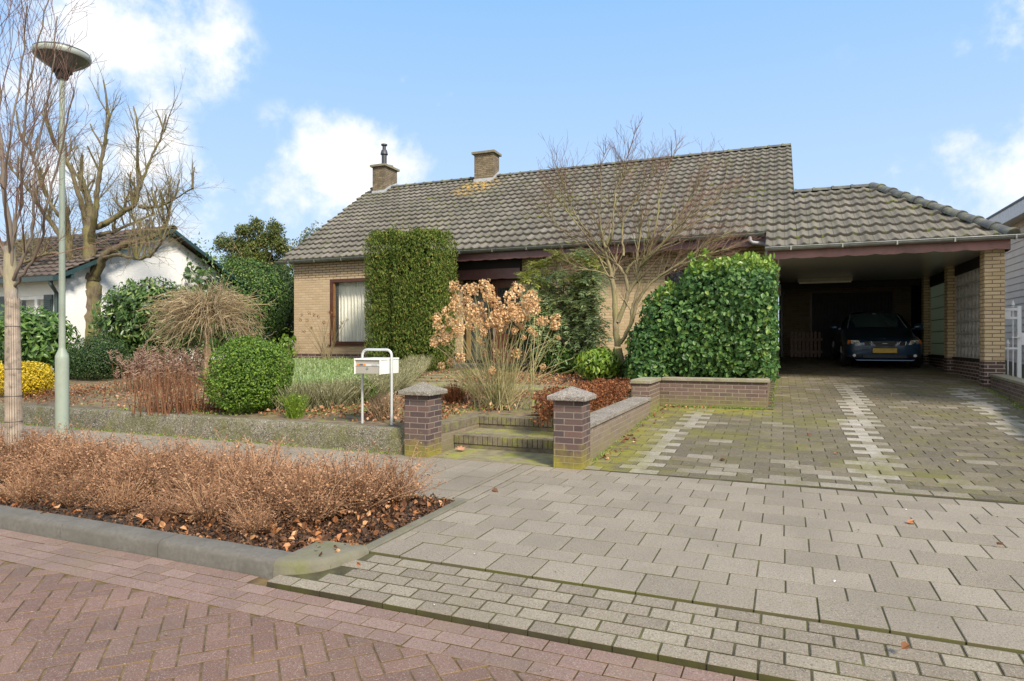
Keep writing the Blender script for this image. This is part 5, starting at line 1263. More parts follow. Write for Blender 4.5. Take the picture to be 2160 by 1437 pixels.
def hydrangea():
    P0 = GG(1050, 862); o = empty("dried_hydrangea", P0); g = np.random.default_rng(5); st_ = Veg(); p0 = A(P0)
    fl = Veg()
    for (px, py, s_) in heads:
        Y = P0.y + g.uniform(-.55, .55)
        c = A(VP(px, py, Y)) - p0; b = np.array([g.normal(0,.10), g.normal(0,.08), 0]) + (np.array([.28,.05,0]) if px > 1110 else 0)
        n = 8; t = np.linspace(0,1,n+1)[:,None]; mid = b + (c-b)*.5 + np.array([(c[0]-b[0])*-.08, 0, .03])
        pts = (1-t)**2*b + 2*t*(1-t)*mid + t**2*c + g.normal(0,.006,(n+1,3)); st_.tube(pts, np.linspace(.007,.0028,n+1), 4, g.random())
        fl = Veg(); flowerhead(fl, c+np.array([0,0,.02]), .070*s_, g, 75); fl.build('flower_head', LM['hydra'], o)
    for k in range(85):                         # bare shoots
        b = np.array([g.normal(0,.16), g.normal(0,.1), 0]); a = g.uniform(0,6.28); lean_ = g.uniform(.3,1.5)
        d = np.array([math.cos(a)*lean_+.08, math.sin(a)*lean_*.7, 1.0])
        grow(st_, b, d, g.uniform(.45,1.0), g.uniform(.003,.006), 1, g, 4, .1, .02, .4, .5, 4, (0,1), t0=.35)
    st_.build("stems", LM['hydra_stem'], o)
    return tag(o, "big dried hydrangea with tan-orange flower heads in front of the door", "shrub")
hydrangea()
def small_hydrangea():
    P0 = Vector((VP(690,760,14.9).x,14.9,.55)); o = empty("bare_hydrangea", P0); g = np.random.default_rng(15); s_ = Veg(); fl = Veg(); p0 = A(P0)
    for (px, py) in [(636,664),(648,676),(662,664),(672,668),(634,675),(656,692),(684,680),(694,658),(698,660),(706,670),(694,706),(732,675),(722,680),(716,690),(652,660),(640,700)]:
        c = A(VP(px,py,14.9+g.uniform(-.4,.4)))-p0; b = np.array([g.normal(0,.06),g.normal(0,.05),0]); t = np.linspace(0,1,8)[:,None]
        mid = b+(c-b)*.5+np.array([-(c[0]-b[0])*.25,0,-.05]); pts = (1-t)**2*b+2*t*(1-t)*mid+t**2*c+g.normal(0,.01,(8,3)); s_.tube(pts, np.linspace(.013,.004,8), 4, .5)
        fl = Veg(); flowerhead(fl, c, .045, g, 26); fl.build('flower_head', LM['rust'], o)
    s_.build("stems", LM['bark_green'], o); return tag(o, "thin bare hydrangea with small brown heads against the left window wall", "shrub")
small_hydrangea()

# --- weeping standard shrub
def weeping():
    P0 = GG(437, 806); o = empty("weeping_shrub", P0); g = np.random.default_rng(25); s_ = Veg(); h = 1.42
    tr = Veg()
    for k in range(7):
        a = k; pts = np.array([(math.cos(a)*.03+g.normal(0,.01), math.sin(a)*.03, z) for z in np.linspace(-.03, h, 8)]) + g.normal(0,.012,(8,3)); tr.tube(pts, np.linspace(.035,.022,8), 5, g.random())
    for k in range(420):
        a = g.uniform(0, 6.28); rr = 1.32*math.sqrt(g.uniform(.12,1)); hh = g.uniform(.05,.85)*(1-.25*rr/1.2); drop = g.uniform(-.1,.85)*rr
        p0_ = np.array([0,0,h+g.uniform(-.05,.06)]); e_ = np.array([math.cos(a)*rr, math.sin(a)*rr*.85, h+.45-drop-(.25*rr)]); m_ = p0_*.45+e_*.55+np.array([0,0,hh])
        t = np.linspace(0,1,11)[:,None]; pts = (1-t)**2*p0_+2*t*(1-t)*m_+t**2*e_ + np.cumsum(g.normal(0,.016,(11,3)),0)
        s_.tube(pts, np.linspace(.010,.0035,11), 3, g.random())
        for j in range(6):
            i = g.integers(3,10); d = unit(pts[i]-pts[i-1]) + g.normal(0,.55,3); q, _ = wiggle(pts[i], d, g.uniform(.14,.42), 4, g, .22, -.06); s_.tube(q, np.linspace(.0045,.0022,5), 3, g.random())
    tr.build("trunk", LM['straw'], o); s_.build("crown", LM['willow'], o); return tag(o, "bare umbrella-shaped weeping shrub with tangled tan twigs", "shrub")
weeping()

# --- dried perennials
def perennials(name, px, py, wpx, toppx, label, n, seed, plume=True, depth=.5, mat='reddry'):
    c = GG(px, py); t = (px-1080)/F; d = c.y/(t*sT+cT); w = wpx*d/F; h = CAMH+(HY-toppx)*d/F-c.z
    o = empty(name, c); g = np.random.default_rng(seed); s_ = Veg(); pl = Veg()
    for k in range(n):
        b = np.array([g.normal(0,.27)*w, g.uniform(-.5,.5)*depth, -.02]); hh = h*g.uniform(.34,1.0)*(1-.45*min(1,abs(b[0]/w)))
        pts, de = wiggle(b, (g.normal(0,.13), g.normal(0,.1), 1), hh*.86, 6, g, .035); s_.tube(pts, np.linspace(.006,.003,7), 3, g.random())
        if plume:
            for j in range(15):
                i = g.uniform(.62,1.0); q = b+(pts[-1]-b)*i; L = (1.08-i)*hh*.42
                qq, _ = wiggle(q, unit(np.array([g.normal(0,.9),g.normal(0,.9),.55])), max(L,.04), 3, g, .2); pl.tube(qq, [.0055,.006,.005,.003], 3, g.random())
        else:
            P = pts[2:]+g.normal(0,.012,(5,3)); s_.leaves(P, g.normal(0,1,(5,3)), .03, seed=int(g.integers(1e6)), aspect=.4)
    s_.build("stems", LM[mat], o)
    if plume: pl.build("plumes", LM['plume'], o)
    return tag(o, label, "dried flowers")
perennials("dried_goldenrod", 300, 822, 95, 700, "dried feathery brown flower plumes left in the clump beside the weeping shrub", 75, 31, depth=.8)
perennials("dried_goldenrod", 375, 812, 130, 702, "dried mauve-brown plumes behind the red stalks, before the weeping shrub", 75, 32, depth=.8)
perennials("dried_stalks", 360, 868, 170, 742, "stand of thin red-brown dead stalks left of the clipped box bush", 170, 33, plume=False, depth=.7)
def litterbed(name, xr0, yr0, zf, n, mat, size, label, seed, cat="dead leaves", zj=.03, spread=1.2, kind='stuff', mask=None):
    g = np.random.default_rng(seed); v = Veg()
    P = np.stack([g.uniform(*xr0, n), g.uniform(*yr0, n), np.zeros(n)], 1)
    if mask is not None: P = P[mask(P[:,0], P[:,1], g)]
    P[:,2] = zf(P[:,0], P[:,1]) + np.abs(g.normal(0, zj, len(P))) + .006
    v.leaves(P, np.tile([0,0,1.0],(len(P),1)), size, aspect=.75, seed=seed, spread=spread, fold=.5, curl=.2)
    o = v.build(name, mat); return tag(o, label, cat, kind=kind)
gzn = lambda x, y: .27+.034*np.clip(y-6.2,0,16)
def patchmask(cs):
    def f(x, y, g):
        k = np.zeros(len(x), bool)
        for cx, cy, rx, ry in cs: k |= (((x-cx)/rx)**2+((y-cy)/ry)**2) < g.uniform(.3,1.1,len(x))
        return k
    return f
def ctr(px, py): p = GG(px, py); return p.x, p.y
litterbed("heather_patch", (-9,-5), (6.6,9.5), gzn, 26000, LM['rust'], .034, "low rust-brown ground cover under the dead stalks", 41, "ground cover", zj=.07, mask=patchmask([(*ctr(360,872),.85,.55),(*ctr(270,870),.35,.3)]))
litterbed("heather_patch", (-13,-8), (6.6,10.5), gzn, 9000, LM['rust'], .034, "patch of rust-brown low plants right of the golden shrub", 42, "ground cover", zj=.06, mask=patchmask([(*ctr(165,832),.6,.55),(*ctr(95,840),.5,.4)]))
litterbed("leaf_litter", (-7.2,-2.1), (6.6,13.5), gzn, 9000, LM['litter'], .045, "brown fallen leaves scattered over the garden soil by the hydrangea", 43, mask=lambda x,y,g: ~((x>-3.75)&(y<7.75))&~((x>-6.9)&(y>9.8)&(y<10.9)&(g.random(len(x))<.9))&~((x>-3.4)&(y<9.8)&(g.random(len(x))<.93)))
litterbed("leaf_litter", (-13,-7), (6.4,12), gzn, 4200, LM['litter'], .036, "thin scatter of fallen leaves on the left part of the garden", 44)
bm = lambda x,y,g: (g.random(len(x)) < np.where((x>-3.2), 1.0, np.where((x>-4.2)&(y<3.5), .7, .38)))
litterbed("bed_litter", (-8.5,-2.34), (3.02,4.54), lambda x,y: 0*x-.008, 26000, LM['litter_dark'], .024, "mat of small dark brown dead leaves over the soil of the kerbside bed", 45, zj=.010, mask=bm)
litterbed("orange_leaves", (-8.5,-2.34), (3.02,4.54), lambda x,y: 0*x-.002, 2600, LM['litter_orange'], .050, "orange-brown curled fallen leaves caught between the dried shrubs along the kerb", 46, zj=.018, mask=bm)
def moss():
    g = np.random.default_rng(47); v = Veg(); n = 22000
    P = np.stack([g.uniform(-9,-2.1,n), g.uniform(6.4,10.5,n), np.zeros(n)],1)
    f = np.sin(P[:,0]*2.1+1)*np.sin(P[:,1]*2.7+P[:,0])+g.normal(0,.35,n); k = (f > .35) & ~((P[:,0]>-3.8)&(P[:,1]<7.8)); P = P[k]; P[:,2] = gzn(P[:,0],P[:,1])
    v.leaves(P, np.tile([0,0,1.0],(len(P),1)), .035, aspect=.3, seed=48, spread=1.0, up=np.array([0,0,.8])); return tag(v.build("ground_moss", LM['rhodo_light']), "patches of short moss and grass on the garden soil", "moss", kind='stuff')
moss()
# grass tuft bed and lavender hedge
def tuftbed():
    g = np.random.default_rng(51); v = Veg(); poly = [ctr(606,838), ctr(800,826), ctr(878,790), ctr(870,772), ctr(612,772)]
    xs = [p[0] for p in poly]; ys = [p[1] for p in poly]
    def inside(x, y):
        c = False; n = len(poly)
        for i in range(n):
            x1,y1 = poly[i]; x2,y2 = poly[(i+1)%n]
            if (y1 > y) != (y2 > y) and x < (x2-x1)*(y-y1)/(y2-y1)+x1: c = not c
        return c
    k = 0
    while k < 520:
        x, y = g.uniform(min(xs),max(xs)), g.uniform(min(ys),max(ys))
        if not inside(x, y): continue
        k += 1; z = gzn(x,y)
        for j in range(26):
            a = g.uniform(0,6.28); L = g.uniform(.18,.36); o_ = np.array([math.cos(a), math.sin(a), 0]); e_ = g.uniform(.35,1.1)
            p = np.array([x,y,z])+o_*.03; s_ = np.array([-o_[1],o_[0],0])*.004
            a1 = p+o_*L*.35*e_+np.array([0,0,L*.75]); a2 = p+o_*L*.9*e_+np.array([0,0,L*.62])
            V = np.array([p-s_,p+s_,a1+s_,a1-s_,a2+s_*.3,a2-s_*.3]); v.put(V, np.array([[0,1,2,3],[3,2,4,5]]), np.full(6,g.random()))
    return tag(v.build("grass_tufts", LM['grass']), "bed of arching bright green grass tufts below the front window", "grass", kind='stuff')
tuftbed()
def lavender():
    g = np.random.default_rng(53); v = Veg(); path = [GG(600,868), GG(700,862), GG(800,846), GG(850,815), GG(888,782)]
    o = empty("lavender_hedge", path[1]); p0 = A(path[1]); path = [A(p)-p0 for p in path]
    for i in range(len(path)-1):
        L = np.linalg.norm(path[i+1]-path[i])
        for k in range(int(L*1000)):
            b = path[i]+(path[i+1]-path[i])*g.random()+np.array([g.normal(0,.05),g.normal(0,.07),0])
            a = g.uniform(0,6.28); d = np.array([math.cos(a)*.65, math.sin(a)*.65, 1.0]); q, _ = wiggle(b, d, g.uniform(.24,.46), 3, g, .1); v.tube(q, [.005,.004,.004,.003], 3, g.random())
            if g.random() < .6: v.leaves(q[1:]+g.normal(0,.015,(3,3)), g.normal(0,1,(3,3)), .035, seed=int(g.integers(1e6)), aspect=.25, up=np.array([0,0,1.0]))
    v.build("stems", LM['lavender'], o); return tag(o, "low grey-tan lavender hedge curving around the grass bed", "hedge")
lavender()
def clump(name, px, py, wpx, toppx, mat, label, n, seed, cat="dried grass", group=None):
    c = GG(px, py); t = (px-1080)/F; d = c.y/(t*sT+cT); w = wpx*d/F; h = CAMH+(HY-toppx)*d/F-c.z; o = empty(name, c); g = np.random.default_rng(seed); v = Veg()
    for k in range(n):
        a = g.uniform(0,6.28); l = g.uniform(0,1)*w/2/h; q, _ = wiggle((g.normal(0,w*.10),g.normal(0,w*.1),-.01), (math.cos(a)*l, math.sin(a)*l, 1), h*g.uniform(.6,1.1)*math.sqrt(1+l*l)*.9, 4, g, .10); v.tube(q, [.004,.0035,.003,.002,.0015], 3, g.random())
        if g.random() < .5: v.leaves(q[1:]+g.normal(0,.01,(4,3)), g.normal(0,1,(4,3)), .03, seed=int(g.integers(1e6)), aspect=.4)
    v.build("stems", mat, o); return tag(o, label, cat, group)
clump("dried_clump", 812, 882, 95, 826, LM['straw'], "straw-coloured dead clump between the mailbox and the left pillar", 420, 55)
clump("dried_clump", 958, 852, 80, 806, LM['rust'], "rust-brown dead clump just right of the left pillar's cap", 320, 56)
clump("dried_clump", 1008, 838, 60, 806, LM['straw'], "faded tan clump between the rust-brown clump and the hydrangea", 200, 57)
clump("dried_clump", 740, 838, 40, 812, LM['lavender'], "grey clump at the edge of the lavender hedge", 160, 58)
clump("yellow_green_clump", 622, 880, 64, 826, LM['rhodo_light'], "yellow-green feathery clump right of the clipped box bush", 260, 59, "plant")
clump("dried_clump", 268, 796, 60, 768, LM['rust'], "low dark dead clump beside the round dark shrub", 160, 60)
# beech-like rust hedge behind the low wall
def rusthedge():
    o = empty("rust_hedge", (-2.36, 8.4, .3)); g = np.random.default_rng(63); v = Veg(); n = 15000
    P = np.stack([g.uniform(-.27,.27,n), g.uniform(-1.45,1.45,n), g.uniform(0,.32,n)**.8*.9], 1)
    k = (np.abs(P[:,0]) > .12) | (P[:,2] > .18); P = P[k]; P[:,2] += .03*np.sin(P[:,1]*5)
    v.leaves(P, P*np.array([1,0,1])+np.array([0,0,.2]), .036, aspect=.5, seed=64, spread=.9); v.build("foliage", LM['rust'], o)
    s_ = Veg()
    for k in range(160): q, _ = wiggle((g.uniform(-.2,.2), g.uniform(-1.4,1.4), -.02), (g.normal(0,.2),g.normal(0,.2),1), .34, 3, g, .1); s_.tube(q, [.004,.004,.003,.002], 3, .5)
    s_.build("stems", LM['reddry'], o); return tag(o, "low rust-red leafy hedge behind the low wall right of the steps", "hedge")
rusthedge()
clump("small_fern", 1300, 800, 60, 775, LM['mahonia_top'], "pale green fern tuft at the foot of the multi-stemmed tree", 90, 65, "plant")

# --- dried spiraea row along the kerb: four shrubs, copied
protos = []
for k in range(4):
    o = empty("dried_spiraea", (0,0,-50)); g = np.random.default_rng(100+k); s_ = Veg(); hd = Veg()
    for j in range(130):
        a = g.uniform(0,6.28); l = g.uniform(.0,.95)**1.0*.95; d = np.array([math.cos(a)*l, math.sin(a)*l, 1.0]); L = (g.uniform(.25,.52) if g.random() < .8 else g.uniform(.5,.72))*(1.05 if l < .5 else .85)
        q, de = wiggle((math.cos(a)*.05*g.random(), math.sin(a)*.05*g.random(), -.02), d, L, 5, g, .10, .03); rv_ = g.random(); s_.tube(q, np.linspace(.0036,.0018,6), 3, rv_)
        for jj in range(5):
            i = g.integers(2,6); dd = unit(unit(q[min(i,5)]-q[i-1])+g.normal(0,.55,3)); qq, _ = wiggle(q[i], dd, g.uniform(.04,.13), 2, g, .2); s_.tube(qq, [.0018,.0014,.0012], 3, g.random())
            if g.random() < .55: hd.leaves(qq[-1]+g.normal(0,.012,(4,3)), g.normal(0,1,(4,3)), .017, seed=int(g.integers(1e6)), aspect=.7)
        P = q[g.integers(1,6,4)]+g.normal(0,.02,(4,3)); hd.leaves(P, g.normal(0,1,(4,3)), .018, seed=int(g.integers(1e6)), aspect=.5)
    s_.build("stems", LM['spirea'], o); hd.build("seed_heads", LM['spirea_head'], o); protos.append(o)
g = np.random.default_rng(121); spots = []
for r_, y in enumerate((3.30, 3.66, 3.98, 4.30)):
    x = (-3.15, -3.0, -2.86, -2.68)[r_]
    while x > (-6.6, -7.2, -8.0, -8.8)[r_]:
        spots.append((x+g.normal(0,.05), y+g.normal(0,.05)+LEAN(x))); x -= g.uniform(.36,.48)
grp = "dried brown spiraea shrubs in the kerbside bed"; used = set()
spots.sort(key=lambda s_: -s_[0])
for i, (x, y) in enumerate(spots):
    o = protos[i % 4]; sc = g.uniform(.68,1.0)*(.72 if y < 3.5 else 1)
    if i < 4: o.location = (x,y,-.01); o.rotation_euler = (0,0,g.uniform(0,6)); o.scale = (sc*1.15,sc*1.15,sc*.74)
    else: o = copy_thing(o, (x,y,-.01), g.uniform(0,6), (sc*1.2,sc*1.2,sc*g.uniform(.46,.84)))
    tag(o, "dry brown spiraea shrub with fine branching stems in the kerbside bed", "shrub", grp)

# --- wrapped young street tree, left foreground
def street_tree():
    P0 = GP(30, 985, 0); o = empty("young_street_tree", P0); g = np.random.default_rng(131); p0 = A(P0); Y = P0.y
    W = lambda px, py, dy=0: A(VP(px, py, Y+dy))-p0
    tr = Veg(); tr.tube(np.array([W(30,990),W(27,800),W(24,640),W(22,580),W(20,520)]), [.058,.055,.055,.062,.045], 12, .5)
    tw = Veg(); lb = Veg()
    limbs = [([W(22,590),W(8,540),W(-25,470),W(-60,330,.1),W(-80,160,.1)],.034),([W(20,560),W(14,480),W(5,380),W(-2,250),W(-12,80,-.1),W(-20,-60,-.1)],.04),([W(24,600),W(45,560),W(60,480),W(72,400),W(90,300,.2),W(112,160,.2),W(122,40,.2)],.024),
             ([W(24,590),W(30,520),W(45,430),W(42,330,-.2),W(60,200,-.2),W(85,90,-.2),W(105,-20,-.2)],.022),([W(26,610),W(55,570),W(85,520),W(105,440,-.1),W(118,350,-.1),W(140,250,-.1),W(160,180,-.1)],.022),
             ([W(20,600),W(-10,560),W(-45,500),W(-100,430),W(-150,330)],.028),([W(24,560),W(35,470,.3),W(52,380,.4),W(70,250,.5),W(75,120,.5)],.018),([W(22,540),W(0,430,-.3),W(20,300,-.4),W(40,150,-.4),W(55,10,-.5)],.018)]
    for pts, r in limbs:
        pts = np.array(pts); pts[1:] += g.normal(0,.02,pts[1:].shape); n = len(pts)*4; t = np.linspace(0,len(pts)-1,n); f = np.stack([np.interp(t, range(len(pts)), pts[:,k]) for k in range(3)],1); f += g.normal(0,.006,f.shape)
        r *= .72; rad = np.linspace(r, .005, n); (lb).tube(f, rad, 7, g.random()*.5)
        for k in range(12):
            i = g.integers(5, n-1); dd = unit(f[i]-f[i-1]); side = g.normal(0,1,3); side[1] *= .9
            grow(tw, f[i], unit(dd+unit(side)*.75+np.array([0,0,.25])), g.uniform(.35,.95), max(rad[i]*.40,.003), 2, g, 3, .09, .05, .55, .5, 4, (0,1), minr=.0016)
    tr.build("trunk", LM['bark_young'], o, True); lb.build("limbs", LM['bark_grey'], o, True); tw.build("twigs", LM['bark_red'], o)
    m = MB(); zt = float(W(26,628)[2]); n = 22
    for k in range(n):
        a = 2*math.pi*k/n; r0, r1 = .074, .056; w_ = .0083+rnd.uniform(-.0012,.0008)
        e = rnd.uniform(-.02,.01); ca_, sa_ = math.cos(a), math.sin(a); t = Vector((-sa_, ca_, 0))*w_; nrm = Vector((ca_, sa_, 0))*.004
        lean_ = W(26,628)-W(30,985)
        b = Vector((ca_*r0, sa_*r0, -.02)); tp_ = Vector((ca_*r1+lean_[0], sa_*r1, zt+e))
        m.add([b-t-nrm, b+t-nrm, b+t+nrm, b-t+nrm, tp_-t*.8-nrm, tp_+t*.8-nrm, tp_+t*.8+nrm, tp_-t*.8+nrm], [(3,2,1,0),(4,5,6,7),(0,1,5,4),(1,2,6,5),(2,3,7,6),(3,0,4,7)])
    m.build("reed_wrap", plain("split_reed", (.33,.27,.21), .8, var=.5, nscale=18, bump=.3, dirt=((.18,.12,.08), .7, 9)), o)
    m = MB(); 
    for f in (.27,.42,.58,.83):
        r = .074+(.056-.074)*f+.008; c = Vector((lean_[0]*f, 0, zt*f)); m.tube([c+Vector((math.cos(a)*r, math.sin(a)*r, 0)) for a in np.linspace(0,2*math.pi,19)], .0025, 4)
    m.build("wire", plain("rusty_wire", (.06,.05,.045), .6), o)
    return tag(o, "young bare street tree with its trunk wrapped in split reed", "tree")
street_tree()

# --- old pollarded tree
def pollard():
    Y0 = 12.2; q = VP(192, 790, Y0); o = empty("pollarded_tree", Vector((q.x, Y0, gz(Y0)-.05))); p0 = A(o.location); g = np.random.default_rng(141)
    W = lambda px, py, dy=0: A(VP(px, py, Y0+dy))-p0
    tr = Veg(); tw = Veg()
    def limb(pts, r0, r1, sh=8, tws=14, shl=(.45,1.15), bias=1.0):
        sh = int(sh*1.5); tws = int(tws*2.5); r0 *= 1.0
        pts = np.array([W(*p) for p in pts]); n = len(pts)*5; t = np.linspace(0,len(pts)-1,n)
        f = np.stack([np.interp(t, range(len(pts)), pts[:,k]) for k in range(3)],1)
        f = np.stack([np.convolve(np.pad(f[:,k],2,'edge'), np.ones(5)/5,'valid') for k in range(3)],1); f[0] = pts[0]; f += g.normal(0,.012,f.shape)
        rad = np.linspace(r0, r1, n)*g.uniform(.88,1.15,n); tr.tube(f, rad, 8, g.random())
        for k in range(sh):
            i = g.integers(n//3, n); dd = np.array([g.normal(0,.28), g.normal(0,.35), 1.0*bias]); L = g.uniform(*shl)
            if g.random() < .45: # thick cut stump
                s_, _ = wiggle(f[i], dd, L*.8, 7, g, .07, .06); tr.tube(s_, np.linspace(.032,.018,8), 6, g.random()); 
                for j in range(4): grow(tw, s_[g.integers(2,8)], unit(g.normal(0,1,3)+np.array([0,0,.8])), g.uniform(.3,.8), .008, 1, g, 3, .1, .04, .5, .6, 4, (0,1))
            else: grow(tr, f[i], dd, L, .018, 2, g, 3, .08, .05, .55, .4, 5, (0,1), twig=tw)
        for k in range(tws): 
            i = g.integers(n//4, n); grow(tw, f[i], unit(g.normal(0,1,3)+np.array([0,0,.5])), g.uniform(.35,1.0), .008, 2, g, 3, .13, .02, .5, .6, 4, (0,1))
    limb([(192,800),(191,720),(190,660),(193,618),(192,580)], .31, .23, 0, 0)
    limb([(190,640),(178,610),(160,575),(148,540),(142,500),(140,430)], .16, .08, 7, 8)
    limb([(192,600),(190,540),(186,480),(190,440,.2),(180,400,.3),(165,360,.3)], .19, .06, 10, 10)
    limb([(186,500),(178,450),(165,410,-.2),(150,350,-.3),(110,300,-.3),(95,230,-.3)], .08, .03, 8, 10)
    limb([(190,520),(200,450,-.3),(205,400,-.3),(215,330,-.3),(232,235,-.3)], .09, .03, 8, 10)
    limb([(198,590),(215,545,-.1),(232,530,-.1),(262,515,-.1),(300,505,0),(330,500,.2),(352,470,.4),(360,430,.5)], .12, .035, 12, 14)
    limb([(205,480),(235,465,.2),(262,445,.3),(292,430,.4),(290,380,.4),(292,260,.4)], .085, .025, 10, 12)
    limb([(285,435,.4),(300,380,.5),(325,320,.6),(350,268,.7)], .045, .02, 4, 10)
    limb([(292,436,.4),(330,440,.3),(370,420,.2),(408,395,.1)], .04, .012, 7, 12)
    limb([(215,545,-.1),(250,535,-.5),(290,550,-.8),(322,540,-.9),(345,500,-1)], .05, .02, 8, 12)
    limb([(150,560),(120,530,-.3),(80,540,-.5),(40,560,-.6),(10,555,-.7)], .06, .02, 8, 14)
    limb([(145,520),(115,480,.3),(85,440,.4),(60,400,.5),(20,350,.5)], .075, .025, 12, 12)
    limb([(142,480),(120,450,-.5),(90,400,-.6),(70,330,-.7),(40,290,-.7)], .05, .02, 9, 10)
    limb([(140,560),(100,565,.6),(60,540,.9),(20,510,1.1)], .05, .02, 6, 10)
    limb([(195,500),(240,490,.8),(280,470,1.2),(330,450,1.5)], .06, .02, 9, 10)
    tr.build("trunk", LM['bark_pollard'], o, True); tw.build("twigs", LM['bark_green'], o)
    return tag(o, "old pollarded tree with mossy limbs and cut upright shoots before the white gable", "tree")
pollard()

# --- multi-stemmed bare tree before the house
def centre_tree():
    P0 = GG(1306, 804); o = empty("multi_stemmed_tree", P0); p0 = A(P0); Y0 = P0.y; g = np.random.default_rng(151)
    W = lambda px, py, dy=0: A(VP(px, py, Y0+dy))-p0
    tr = Veg(); tw = Veg()
    tr.tube(np.array([W(1306,812),W(1306,780),W(1304,755),W(1302,735)]), [.125,.115,.11,.085], 12, .5)
    Z = lambda x, y: (1140+x/3.4214, 400+y/3.4214)
    def limb(pts, r0, r1, nb=8, L=(.5,1.1), dep=2, up=.06):
        L = (L[0]*.72, L[1]*.72); nb = int(nb*1.9)
        pts = np.array([W(*Z(p[0], p[1]), p[2] if len(p) > 2 else 0) for p in pts]); n = len(pts)*4; t = np.linspace(0,len(pts)-1,n)
        f = np.stack([np.interp(t, range(len(pts)), pts[:,k]) for k in range(3)],1); f = np.stack([np.convolve(np.pad(f[:,k],1,'edge'), np.ones(3)/3,'valid') for k in range(3)],1); f[0] = pts[0]; f += g.normal(0,.006,f.shape)
        rad = np.linspace(r0, r1, n)*g.uniform(.93,1.08,n)*.78; tr.tube(f, rad, 8, g.random())
        for k in range(nb):
            i = g.integers(n//3, n); dd = unit(f[min(i,n-1)]-f[i-2]); side = unit(g.normal(0,1,3))
            grow(tr, f[i], unit(dd+side*.65+np.array([0,0,.15])), g.uniform(*L), max(rad[i]*.5,.007), dep, g, 3, .10, up, .58, .5, 5, (0,1), twig=tw, minr=.0019)
    limb([(560,1130),(540,1000),(540,850),(530,700),(515,620),(490,520),(465,420),(440,300),(420,150)], .085, .018, 10)
    limb([(560,960),(600,850),(635,740),(690,660),(730,560),(790,440),(850,200),(850,60)], .065, .016, 10)
    limb([(575,1110),(620,1040),(660,960),(660,860),(700,740),(740,600)], .055, .03, 3)
    limb([(660,960),(690,830),(740,740),(820,650),(920,590),(1060,500),(1180,400),(1330,330)], .045, .012, 14, (.5,.95))
    limb([(635,740),(620,640),(570,560),(500,490),(430,420),(330,330),(210,180),(120,60)], .045, .012, 12)
    limb([(500,490),(450,470),(380,400,.2),(260,370,.3),(120,260,.4),(40,140,.4)], .028, .010, 12)
    limb([(620,600),(650,540),(700,510),(760,490),(830,440),(950,330),(1080,260),(1190,200)], .04, .012, 12)
    limb([(480,430),(520,330,-.3),(530,150,-.3),(540,0,-.3),(600,-120,-.3)], .03, .010, 12)
    limb([(600,480),(590,330,.3),(600,200,.3),(700,60,.4),(800,-120,.4)], .03, .010, 12)
    limb([(720,560),(820,460,-.4),(960,300,-.5),(1100,180,-.6),(1300,60,-.6)], .03, .010, 13)
    limb([(360,330),(260,200,-.4),(200,60,-.5),(170,-60,-.5)], .02, .008, 9)
    limb([(850,330),(960,240,.4),(1060,100,.5),(1150,-60,.5)], .02, .008, 10)
    limb([(700,640),(690,500,.5),(720,330,.6),(740,160,.6),(690,20,.6)], .028, .010, 10)
    limb([(960,590),(1100,500,.3),(1200,460,.4),(1330,440,.5)], .02, .008, 12, (.4,.8))
    limb([(540,640),(420,590,-.3),(300,570,-.5),(190,520,-.6)], .016, .006, 8, (.3,.6))
    limb([(560,0),(600,-150),(660,-330),(690,-440)], .014, .005, 7, (.3,.5), 1)
    limb([(860,60),(900,-100),(960,-260),(1010,-380)], .014, .005, 7, (.3,.5), 1)
    limb([(430,160),(440,0),(430,-160),(480,-300)], .014, .005, 7, (.3,.5), 1)
    tr.build("trunk", LM['bark_centre'], o, True); tw.build("twigs", LM['bark_red'], o)
    return tag(o, "bare multi-stemmed tree with a wide fan of fine reddish twigs before the roof", "tree")
centre_tree()
# a little wind-blown maple leaf on the step's foot
def mapleleaf(loc, s_, rz, label, mat):
    m = MB(); pts = []
    rads = [1,.55,.85,.42,.95,.5,.62,.25,.62,.5,.95,.42,.85,.55]
    for k, r in enumerate(rads): a = math.pi/2+2*math.pi*k/len(rads); pts.append((math.cos(a)*r*s_, math.sin(a)*r*s_, .25*s_*abs(math.cos(a)*r)**2+.004))
    c = (0,0,.006); m.add([c]+pts, [(0, i+1, (i+1)%len(pts)+1) for i in range(len(pts))]); m.tube([(0,0,.006),(0,-s_*.9,.012)], .0015, 4)
    me = m.mesh("maple_leaf"); o = link("maple_leaf", me, None, mat); o.location = loc; o.rotation_euler = (.35,.1,rz); return tag(o, label, "leaf")
lm = plain("maple_leaf_brown", (.40,.20,.11), .6, var=.2, nscale=30)
mapleleaf(Vector((*GP(972,952,.01).xy, .035)), .075, .4, "large curled brown maple leaf at the foot of the lowest step", lm)
mapleleaf(Vector((*GP(944,958,.01).xy, .012)), .025, 1.4, "tiny tan leaf beside the left pillar's foot", lm)

